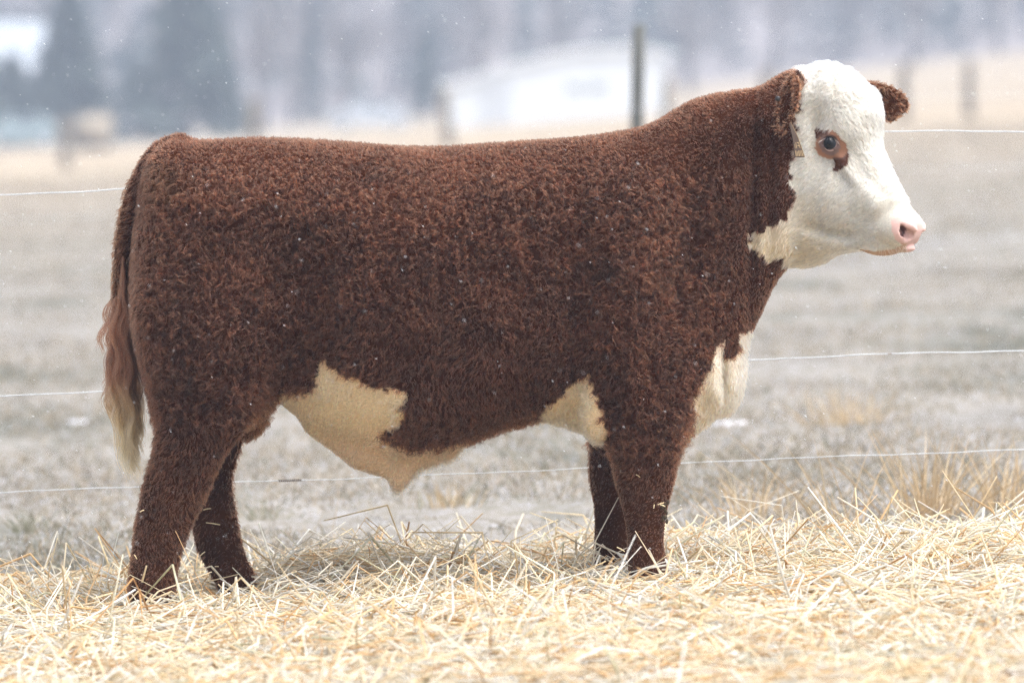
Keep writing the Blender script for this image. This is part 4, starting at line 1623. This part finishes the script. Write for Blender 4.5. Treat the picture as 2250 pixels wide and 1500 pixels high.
def build_far_fences():
    # lone tall post of the cross fence
    y = 16.0
    root = empty('field_fence', (0, y, 0))
    tag(root, 'tall grey steel fence post and thin wires in the middle of the pasture', 'fence')
    steel = simple_mat('grey_post', (0.075, 0.08, 0.07), (0.13, 0.13, 0.12), 12, 0.7)
    xs = [P(1400, 0, y)[0] + k * 7.6 for k in (-1, 0, 1)]
    for x in xs:
        z = float(ground_z(x, y))
        h = HC - (58 - VH) * S * (D0 + y) / D0 - z if abs(x - xs[1]) < 0.1 else 1.6
        post_mesh('post', h, 0.040, 0.036, root, (x, 0, z), 0.004, steel)
    for hw in (0.45, 0.85, 1.25):
        bm = bmesh.new()
        X = np.linspace(xs[0], xs[2], 40)
        add_tube(bm, [(a, -0.05, float(ground_z(a, y)) + hw + 0.02 * math.cos((a - xs[1]) / 7.6 * 2 * math.pi)) for a in X], 0.0016, 4)
        bm_obj('wire', bm, WIRE, root, True)
    # far line of wooden posts
    y = 114.0
    root = empty('boundary_fence', (0, y, 0))
    tag(root, 'far line of short leaning wooden posts across the pale field', 'fence')
    posts = [(-420, 0.1), (150, 0.22), (560, -0.03), (990, 0.20), (1462, 0.05), (1682, 0.0), (1765, -0.02), (1985, 0.02), (2130, 0.0), (2400, 0.05)]
    tops = []
    for u, lean in posts:
        x = P(u, 0, y)[0]
        z = float(ground_z(x, y))
        h = 1.35 if u != 150 else 1.15
        post_mesh('post', h, 0.14, 0.12, root, (x, 0, z), -lean * 0.6 if u in (150, 990) else lean, None, 8)
        tops.append((x, z))
    for hw in (0.4, 0.75, 1.08):
        bm = bmesh.new()
        add_tube(bm, [(x, -0.14, z + hw) for x, z in tops], 0.003, 4)
        bm_obj('wire', bm, WIRE, root, True)


build_near_fence()
build_far_fences()


# ------------------------------------------------------------------ trees and buildings beyond the field
NEEDLE = None


def leaf_mat(name, c0, c1, scale=2.0):
    m = simple_mat(name, c0, c1, scale, 0.8)
    return m


NEEDLE = leaf_mat('needles', (0.030, 0.050, 0.042), (0.065, 0.085, 0.075), 1.2)
BARK = wood_mat('bark', (0.05, 0.042, 0.036), (0.13, 0.11, 0.10))
TWIG = wood_mat('twigs', (0.10, 0.075, 0.065), (0.20, 0.165, 0.15))


def conifer(u, dist, height, width, label, seed, group='conifers at the farmyard'):
    r = np.random.default_rng(seed)
    y = dist - D0
    x = P(u, 0, y)[0]
    z = float(ground_z(x, y)) if y < 330 else float(HILL_Z(np.array(x), np.array(y)))
    root = empty('conifer', (x, y, z))
    tag(root, label, 'tree', group)
    bm = bmesh.new()
    add_tube(bm, [(0, 0, -0.4), (0, 0, height * 0.3), (0.05, 0, height * 0.7), (0.05, 0.02, height * 0.98)], [width * 0.055, width * 0.045, width * 0.025, 0.02], 8)
    bm_obj('trunk', bm, BARK, root, True)
    # whorls of drooping boughs, each a spray of small needle cards
    nb = 190
    t = r.random(nb) ** 0.75
    hz = height * (0.06 + 0.94 * t)
    rad = width * 0.5 * (1 - t) ** 0.82 * r.uniform(0.65, 1.12, nb) + 0.15
    az = r.random(nb) * 6.283
    per = 26
    s = r.random((nb, per)) ** 0.6
    a2 = az[:, None] + r.normal(0, 0.16, (nb, per)) / (0.3 + s)
    px = np.cos(a2) * rad[:, None] * s
    py = np.sin(a2) * rad[:, None] * s
    pz = hz[:, None] - rad[:, None] * 0.28 * s ** 1.6 + r.normal(0, 0.10, (nb, per)) * width * 0.2
    c = np.stack([px, py, pz], -1).reshape(-1, 3)
    m = len(c)
    sz = width * r.uniform(0.035, 0.075, m)
    d1 = unit(np.stack([np.cos(a2).ravel(), np.sin(a2).ravel(), -0.45 + r.normal(0, .3, m)], 1))
    d2 = unit(np.cross(d1, r.normal(0, 1, (m, 3))))
    V = np.stack([c - d1 * sz[:, None], c + d2 * sz[:, None] * 0.55, c + d1 * sz[:, None] * 1.3, c - d2 * sz[:, None] * 0.55], 1).reshape(-1, 3)
    F = (np.arange(m) * 4)[:, None] + np.arange(4)[None]
    mesh_np('crown', V, F, NEEDLE, root)
    return root


def bare_tree(u, dist, height, label, seed, lean=0.0, group='bare trees behind the field'):
    r = np.random.default_rng(seed)
    y = dist - D0
    x = P(u, 0, y)[0]
    z = float(ground_z(x, y)) if y < 330 else float(HILL_Z(np.array(x), np.array(y)))
    root = empty('bare_tree', (x, y, z))
    tag(root, label, 'tree', group)
    bm = bmesh.new()
    r0 = height * 0.026
    add_tube(bm, [(0, 0, -0.5), (lean * 1, 0.1, height * 0.25), (lean * 2.2, 0.05, height * 0.55), (lean * 3, 0, height * 0.95)], [r0, r0 * 0.8, r0 * 0.5, 0.03], 7)
    bm_obj('trunk', bm, BARK, root, True)
    bm = bmesh.new()
    for k in range(46):
        t = r.uniform(0.18, 0.92)
        b = Vector((lean * 3 * t, 0, height * t))
        az = r.random() * 6.283
        L = height * 0.30 * (1.1 - t) * r.uniform(0.6, 1.2) + 0.8
        d = Vector((math.cos(az), math.sin(az), r.uniform(0.5, 1.3))).normalized()
        e = b + d * L + Vector((0, 0, L * 0.15))
        add_tube(bm, [b, b + d * L * 0.5, e], [r0 * 0.35 * (1.1 - t), r0 * 0.2 * (1.1 - t), 0.012], 4, False)
        for q in range(7):
            s = r.uniform(0.3, 1.0)
            b2 = b.lerp(e, s)
            d2 = (d + Vector(r.normal(0, 0.6, 3))).normalized()
            add_tube(bm, [b2, b2 + d2 * L * 0.35], [0.02, 0.008], 3, False)
    bm_obj('crown', bm, TWIG, root)
    return root


def build_trees():
    conifer(150, 262, 7.2, 5.2, 'dark broad conifer standing in front of the frosty roofed house', 1)
    conifer(25, 272, 4.4, 3.6, 'low dark conifer filling the gap below the frosty roof', 2)
    conifer(410, 255, 9.0, 5.6, 'tallest dark conifer with a wide skirt, next to the hay bale', 3)
    conifer(490, 275, 4.6, 2.8, 'small dark conifer crowding the side of the tallest one', 4)
    conifer(300, 282, 4.2, 3.0, 'low dark conifer between the two broad ones', 5)
    conifer(935, 300, 5.0, 1.9, 'small slim bluish conifer just beside the white shed', 6)
    conifer(690, 320, 7.4, 1.7, 'thin pale conifer standing alone above the bull\'s back', 7)
    conifer(-120, 258, 9.5, 6.0, 'dark conifer on the far side of the frosty roofed house', 8)
    lab = ['slender bare grey tree behind the pale parked car', 'tall bare tree rising above the loin of the bull', 'bare leaning tree with open crown near the slim conifer',
           'thin bare tree behind the white shed\'s low end', 'bare tree behind the middle of the white shed', 'forked bare tree behind the tall fence post', 'bare tree above the bull\'s poll',
           'wide bare tree beyond the far ear', 'slender bare tree at the top of the pale slope', 'bare tree past the last far fence post', 'bare tree between the conifers and the parked car']
    us = [770, 640, 860, 1060, 1210, 1520, 1700, 1850, 2010, 2190, 580]
    for i, (u, l) in enumerate(zip(us, lab)):
        bare_tree(u, 300 + 14 * ((i * 7) % 5), 9 + (i * 5) % 4, l, 40 + i, [-0.3, 0.2, 0.4, -0.1, 0.1][i % 5])
    # the wood on the hillside reads as one mass
    r = np.random.default_rng(77)
    n = 1500
    y = 335 + 420 * r.random(n) ** 1.3
    x = (r.random(n) * 2 - 1) * (y * 0.16 + 12)
    z = HILL_Z(x, y)
    h = r.uniform(5, 11, n)
    con = r.random(n) < 0.45
    Vs, Fs, Cs = [], [], []
    # bare poles: thin crossed quads in 3 heights; evergreens: ragged tiers
    per = 34
    t = r.random((n, per))
    wid = np.where(con, 1.5, 1.1)[:, None] * np.where(con[:, None], (1.02 - t) ** 0.8, np.sin(np.clip(t * 1.1, 0, 1) * 3.0) * 0.9 + 0.15)
    az = r.random((n, per)) * 6.283
    rr = r.random((n, per)) ** 0.5
    c = np.stack([x[:, None] + np.cos(az) * wid * rr, y[:, None] + np.sin(az) * wid * rr, z[:, None] + h[:, None] * (0.1 + 0.9 * t)], -1).reshape(-1, 3)
    m = len(c)
    cn = np.repeat(con, per)
    d1 = r.normal(0, 1, (m, 3))
    d1[:, 2] = np.where(cn, d1[:, 2] * 0.4, np.abs(d1[:, 2]) + 1.6)
    d1 = unit(d1)
    d2 = unit(np.cross(d1, r.normal(0, 1, (m, 3))))
    la = np.where(cn, 0.75, 1.1)[:, None]
    lb = np.where(cn, 0.30, 0.07)[:, None]
    V = np.stack([c - d1 * la, c + d2 * lb, c + d1 * la, c - d2 * lb], 1).reshape(-1, 3)
    F = (np.arange(m) * 4)[:, None] + np.arange(4)[None]
    cc = np.where(cn[:, None], np.array([0.05, 0.07, 0.065]), np.array([0.16, 0.13, 0.12])) * r.uniform(0.7, 1.3, (m, 1))
    wm = stem_material('wood_mass', 0.9, 0.0)
    o = mesh_np('hillside_wood', V, F, wm, None, False, np.repeat(cc, 4, 0))
    tag(o, 'hazy mixed wood covering the hillside', 'wood', kind='stuff')


build_trees()

SNOW = simple_mat('snow', (0.68, 0.71, 0.76), (0.76, 0.79, 0.83), 0.8, 0.85)
WALLW = simple_mat('white_siding', (0.70, 0.74, 0.79), (0.78, 0.82, 0.86), 0.6, 0.7)
WALLD = simple_mat('dark_siding', (0.10, 0.11, 0.13), (0.16, 0.17, 0.19), 0.8, 0.8)
FROST = simple_mat('frosted_roof', (0.28, 0.31, 0.35), (0.36, 0.39, 0.43), 0.8, 0.8)
OLDSNOW = simple_mat('old_snow', (0.34, 0.34, 0.37), (0.56, 0.57, 0.61), 22, 0.9, 0.6)
PALE_PANE = simple_mat('pale_pane', (0.30, 0.33, 0.34), (0.40, 0.43, 0.44), 3.0)  # shed window glass, lightened in its colour to look faint and hazy
GLASS = simple_mat('dark_pane', (0.03, 0.035, 0.04), (0.07, 0.075, 0.08), 2.0, 0.15)


def build_shed():
    dist = 235.0
    y = dist - D0
    k = S * dist / D0
    x0, x1 = P(985, 0, y)[0], P(1462, 0, y)[0]
    cx = (x0 + x1) / 2
    gz = float(ground_z(cx, y)) - 0.25
    W = x1 - x0
    root = empty('white_shed', (cx, y, gz))
    tag(root, 'long low white shed with curved snow covered roof across the pasture', 'shed')
    Dp = 7.0
    eave_l = HC - (195 - VH) * k - gz
    prof = []
    for t, v in ((0, 186), (0.10, 174), (0.22, 153), (0.36, 134), (0.5, 119), (0.65, 108), (0.8, 104), (0.92, 108), (1.0, 118)):
        prof.append((x0 - cx + t * W, HC - (v - VH) * k - gz))
    # walls follow the roof curve
    bm = bmesh.new()
    f, b = [], []
    for px, pz in prof:
        f.append(bm.verts.new((px, -Dp / 2, pz - 0.16)))
        b.append(bm.verts.new((px, Dp / 2, pz - 0.16)))
    fl0, fl1 = bm.verts.new((prof[0][0], -Dp / 2, -1.5)), bm.verts.new((prof[-1][0], -Dp / 2, -1.5))
    bl0, bl1 = bm.verts.new((prof[0][0], Dp / 2, -1.5)), bm.verts.new((prof[-1][0], Dp / 2, -1.5))
    bm.faces.new([fl0, fl1] + f[::-1])
    bm.faces.new([bl1, bl0] + b)
    bm.faces.new([bl0, fl0, f[0], b[0]])
    bm.faces.new([fl1, bl1, b[-1], f[-1]])
    for i in range(len(f) - 1):
        bm.faces.new([f[i], f[i + 1], b[i + 1], b[i]])
    bm_obj('wall', bm, WALLW, root)
    # thick snow blanket on the roof
    bm = bmesh.new()
    ext = 0.3
    rows = []
    for i, (px, pz) in enumerate(prof):
        px = px + (-ext if i == 0 else ext if i == len(prof) - 1 else 0)
        rows.append([bm.verts.new((px, s * (Dp / 2 + ext), pz + dz)) for s, dz in ((-1, -0.15), (-1, 0.06), (1, 0.06), (1, -0.15))])
    for i in range(len(rows) - 1):
        for q in range(4):
            bm.faces.new([rows[i][q], rows[i + 1][q], rows[i + 1][(q + 1) % 4], rows[i][(q + 1) % 4]])
    bm.faces.new(rows[0][::-1])
    bm.faces.new(rows[-1])
    bm_obj('roof', bm, SNOW, root)
    # windows and the open bay
    for ua, ub, va, vb in ((1244, 1282, 186, 203), (1292, 1332, 184, 202)):
        xa, xb = P(ua, 0, y)[0] - cx, P(ub, 0, y)[0] - cx
        za, zb = HC - (vb - VH) * k - gz, HC - (va - VH) * k - gz
        bm = bmesh.new()
        add_box(bm, ((xa + xb) / 2, -Dp / 2 - 0.02, (za + zb) / 2), (xb - xa, 0.08, zb - za))
        w = bm_obj('window', bm, PALE_PANE, root)
        bm = bmesh.new()
        add_box(bm, ((xa + xb) / 2, -Dp / 2 - 0.01, (za + zb) / 2), (xb - xa + 0.16, 0.07, zb - za + 0.16))
        bm_obj('frame', bm, WALLW, w)
    bm = bmesh.new()
    xd = P(1090, 0, y)[0] - cx
    add_box(bm, (xd, -Dp / 2 - 0.03, 0.85), (1.2, 0.10, 1.9))
    bm_obj('door', bm, simple_mat('pale_door', (0.50, 0.53, 0.58), (0.58, 0.61, 0.65), 1.0), root)


def gable_house(name, cx, y, gz, W, Dp, wall_h, roof_h, wall_m, roof_m, label, ridge_x=True):
    root = empty(name, (cx, y, gz))
    tag(root, label, 'house')
    bm = bmesh.new()
    add_box(bm, (0, 0, wall_h / 2 - 0.5), (W, Dp, wall_h + 1.0))
    # gables
    for s in (-1, 1):
        a = bm.verts.new((s * W / 2, -Dp / 2, wall_h))
        b = bm.verts.new((s * W / 2, Dp / 2, wall_h))
        c = bm.verts.new((s * W / 2, 0, wall_h + roof_h))
        bm.faces.new((a, b, c))
    bm_obj('wall', bm, wall_m, root)
    bm = bmesh.new()
    ov = 0.5
    for s in (-1, 1):
        e = wall_h - ov * roof_h / (Dp / 2)
        q = [(-W / 2 - ov, s * (Dp / 2 + ov), e), (W / 2 + ov, s * (Dp / 2 + ov), e), (W / 2 + ov, 0, wall_h + roof_h), (-W / 2 - ov, 0, wall_h + roof_h)]
        lo = [bm.verts.new((a, b, c + 0.02)) for a, b, c in q]
        hi = [bm.verts.new((a, b, c + 0.32)) for a, b, c in q]
        bm.faces.new(lo)
        bm.faces.new(hi)
        for i in range(4):
            bm.faces.new((lo[i], lo[(i + 1) % 4], hi[(i + 1) % 4], hi[i]))
    bmesh.ops.recalc_face_normals(bm, faces=bm.faces)
    rf = bm_obj('roof', bm, roof_m, root)
    bm = bmesh.new()
    add_box(bm, (W * 0.2, 0.6, wall_h + roof_h + 0.2), (0.6, 0.6, 1.3))
    bm_obj('chimney', bm, WALLD, rf)
    for i in range(3):
        xx = -W / 2 + W * (i + 0.5) / 3
        bm = bmesh.new()
        add_box(bm, (xx, -Dp / 2 - 0.03, wall_h * 0.55), (1.1, 0.1, 1.1))
        w = bm_obj('window', bm, GLASS, root)
        bm = bmesh.new()
        add_box(bm, (xx, -Dp / 2 - 0.01, wall_h * 0.55), (1.3, 0.07, 1.3))
        bm_obj('frame', bm, WALLW, w)
    bm = bmesh.new()
    add_box(bm, (W * 0.33 - 1.6, -Dp / 2 - 0.04, 0.8), (0.95, 0.1, 2.0))
    bm_obj('door', bm, WALLW, root)
    return root


def car(u, v_base, dist, length, height, label, body_m, seed=0):
    y = dist - D0
    x = P(u, 0, y)[0]
    z = float(ground_z(x, y))
    root = empty('parked_car', (x, y, z))
    tag(root, label, 'car', 'vehicles parked at the farmyard')
    Wd = 1.75
    bm = bmesh.new()
    side = [(-0.5, 0.22), (-0.5, 0.52), (-0.46, 0.60), (-0.30, 0.64), (-0.20, 0.93), (-0.12, 1.0), (0.18, 1.0), (0.28, 0.92), (0.37, 0.64), (0.48, 0.58), (0.5, 0.40), (0.5, 0.22)]
    L_, R_ = [], []
    for a, b in side:
        inset = 0.12 if b > 0.7 else 0.0
        L_.append(bm.verts.new((a * length, -Wd / 2 + inset, b * height)))
        R_.append(bm.verts.new((a * length, Wd / 2 - inset, b * height)))
    bm.faces.new(L_)
    bm.faces.new(R_[::-1])
    n = len(side)
    for i in range(n):
        bm.faces.new((L_[i], R_[i], R_[(i + 1) % n], L_[(i + 1) % n]))
    bmesh.ops.recalc_face_normals(bm, faces=bm.faces)
    bm_obj('body', bm, body_m, root)
    for a, b in ((-0.16, 0.01), (0.03, 0.22)):
        bm = bmesh.new()
        add_box(bm, ((a + b) / 2 * length, -Wd / 2 + 0.075, 0.82 * height), ((b - a) * length, 0.04, 0.22 * height))
        bm_obj('window', bm, GLASS, root)
    tyre = simple_mat('tyre', (0.02, 0.02, 0.02), (0.04, 0.04, 0.04), 8)
    for sx in (-0.32, 0.31):
        for sy in (-1, 1):
            bm = bmesh.new()
            add_tube(bm, [(sx * length, sy * (Wd / 2 - 0.2), 0.32), (sx * length, sy * (Wd / 2 + 0.02), 0.32)], 0.32, 16)
            w = bm_obj('wheel', bm, tyre, root)
            bm = bmesh.new()
            add_tube(bm, [(sx * length, sy * (Wd / 2 + 0.0), 0.32), (sx * length, sy * (Wd / 2 + 0.04), 0.32)], 0.19, 12)
            bm_obj('rim', bm, WALLW, w)
    return root


def build_farm():
    build_shed()
    d = 300.0
    y = d - D0
    cx = P(-120, 0, y)[0]
    k = S * d / D0
    gz = float(ground_z(cx, y))
    ridge = HC - (48 - VH) * k - gz
    gable_house('farm_house', cx, y, gz, 11.0, 9.0, ridge - 2.6, 2.3, WALLD, FROST, 'dark sided house with frosted pale roof behind the conifers')
    paint = simple_mat('pale_paint', (0.42, 0.46, 0.52), (0.48, 0.52, 0.57), 2.0, 0.35)
    teal = simple_mat('teal_paint', (0.22, 0.30, 0.33), (0.28, 0.36, 0.39), 2.0, 0.35)
    car(810, 262, 268, 3.9, 1.45, 'pale grey blue parked car below the bare trees', paint)
    car(48, 272, 240, 3.6, 1.4, 'pale teal parked car at the foot of the dark conifers', teal)
    # hay bale
    d = 190.0
    y = d - D0
    x = P(203, 0, y)[0]
    z = float(ground_z(x, y))
    bm = bmesh.new()
    r = bmesh.ops.create_cone(bm, cap_ends=True, segments=28, radius1=0.62, radius2=0.62, depth=1.25)
    bmesh.ops.rotate(bm, verts=bm.verts, cent=(0, 0, 0), matrix=Matrix.Rotation(math.pi / 2, 3, 'Y'))
    bmesh.ops.bevel(bm, geom=[e for e in bm.edges if len(e.link_faces) == 2 and e.calc_face_angle(0) > 1], offset=0.08, segments=2, affect='EDGES')
    for vtx in bm.verts:
        vtx.co *= 1 + 0.03 * math.sin(vtx.co.x * 9 + vtx.co.z * 7)
    o = bm_obj('hay_bale', bm, simple_mat('hay', (0.23, 0.19, 0.145), (0.32, 0.275, 0.21), 14, 0.95, 0.6), None, True)
    o.location = (x, y, z + 0.58)
    tag(o, 'round tan hay bale lying in the field before the conifers', 'hay bale')
    # two thin drifts of old snow lying in ruts of the pasture
    for u, v, wpx, lab in ((1598, 931, 80, 'narrow white strip of old snow just beyond the brisket'), (168, 928, 62, 'small white strip of old snow behind the tail switch')):
        zz = 0
        # depth from the ground row
        dd = 16.0 * 1093.75 / (v - VH)
        for _ in range(12):
            yy = dd - D0
            xx = P(u, 0, yy)[0]
            dd = (HC - float(ground_z(xx, yy))) / (S / D0 * (v - VH))
        yy = dd - D0
        xx = P(u, 0, yy)[0]
        kx = S * dd / D0
        bm = bmesh.new()
        nseg = 24
        ring = []
        for i in range(nseg):
            a = 2 * math.pi * i / nseg
            rad = 1 + 0.16 * math.sin(3 * a + u) + 0.12 * math.sin(7 * a + 1) + 0.10 * math.sin(11 * a)
            lx, ly = math.cos(a) * wpx * kx / 2 * rad, math.sin(a) * 0.13 * rad
            ring.append(((lx, ly)))
        lo = [bm.verts.new((a, b, float(ground_z(xx + a, yy + b)) - float(ground_z(xx, yy)) - 0.01)) for a, b in ring]
        mi = [bm.verts.new((a * 0.8, b * 0.8, float(ground_z(xx + a, yy + b)) - float(ground_z(xx, yy)) + 0.008)) for a, b in ring]
        tp = bm.verts.new((0, 0, 0.012))
        for i in range(nseg):
            j = (i + 1) % nseg
            bm.faces.new((lo[i], lo[j], mi[j], mi[i]))
            bm.faces.new((mi[i], mi[j], tp))
        o = bm_obj('snow_patch', bm, OLDSNOW, None, True)
        o.location = (xx, yy, float(ground_z(xx, yy)))
        tag(o, lab, 'snow patch', 'strips of old snow')


build_farm()
BULL, BV, BQ, BVN, FM = build_bull()
# ------------------------------------------------------------------ falling snow and the hazy air
def build_snowfall():
    r = np.random.default_rng(99)
    n = 2600
    d = 13.2 + 9 * r.random(n)
    x = (r.random(n) * 2 - 1) * (d * 0.098)
    z = HC - (r.uniform(-60, 1560, n) - VH) * S * d / D0
    y = d - D0
    c = np.stack([x, y, z], 1)
    keep = (z > ground_z(x, y) + 0.05) & ~((np.abs(y) < 0.34) & (np.abs(x) < 1.2) & (z < 1.45))
    c = c[keep]
    n = len(c)
    fall = unit(np.array([0.8, 0.0, -0.55]) + r.normal(0, 0.18, (n, 3)))
    a = unit(np.cross(fall, r.normal(0, 1, (n, 3))))
    b = np.cross(fall, a)
    s = r.uniform(0.0006, 0.0013, n)[:, None]
    ln = s * r.uniform(1.5, 4.0, (n, 1))
    V = np.stack([c + fall * ln, c + a * s, c + b * s, c - a * s, c - b * s, c - fall * ln], 1).reshape(-1, 3)
    F = np.array([[0, 1, 2], [0, 2, 3], [0, 3, 4], [0, 4, 1], [5, 2, 1], [5, 3, 2], [5, 4, 3], [5, 1, 4]])
    F = ((np.arange(n) * 6)[:, None, None] + F[None]).reshape(-1, 3)
    o = mesh_np('falling_snow', V, F, SNOW, None, True)
    tag(o, 'small flakes of snow drifting down through the air', 'snow', kind='stuff')


build_snowfall()


def build_haze():
    bm = bmesh.new()
    add_box(bm, (0, 780, 3), (3000, 1700, 128))
    me_o = bm_obj('haze', bm)
    m = bpy.data.materials.new('haze')
    m.use_nodes = True
    nt = m.node_tree
    nt.nodes.remove(nt.nodes['Principled BSDF'])
    v = nt.nodes.new('ShaderNodeVolumePrincipled')
    v.inputs['Color'].default_value = (0.52, 0.62, 0.78, 1)
    v.inputs['Density'].default_value = HAZE
    v.inputs['Anisotropy'].default_value = 0.2
    nt.links.new(v.outputs['Volume'], nt.nodes['Material Output'].inputs['Volume'])
    me_o.data.materials.append(m)
    tag(me_o, 'pale blue haze of snowy air over the farm', 'haze', kind='stuff')


HAZE = 0.0014
build_haze()
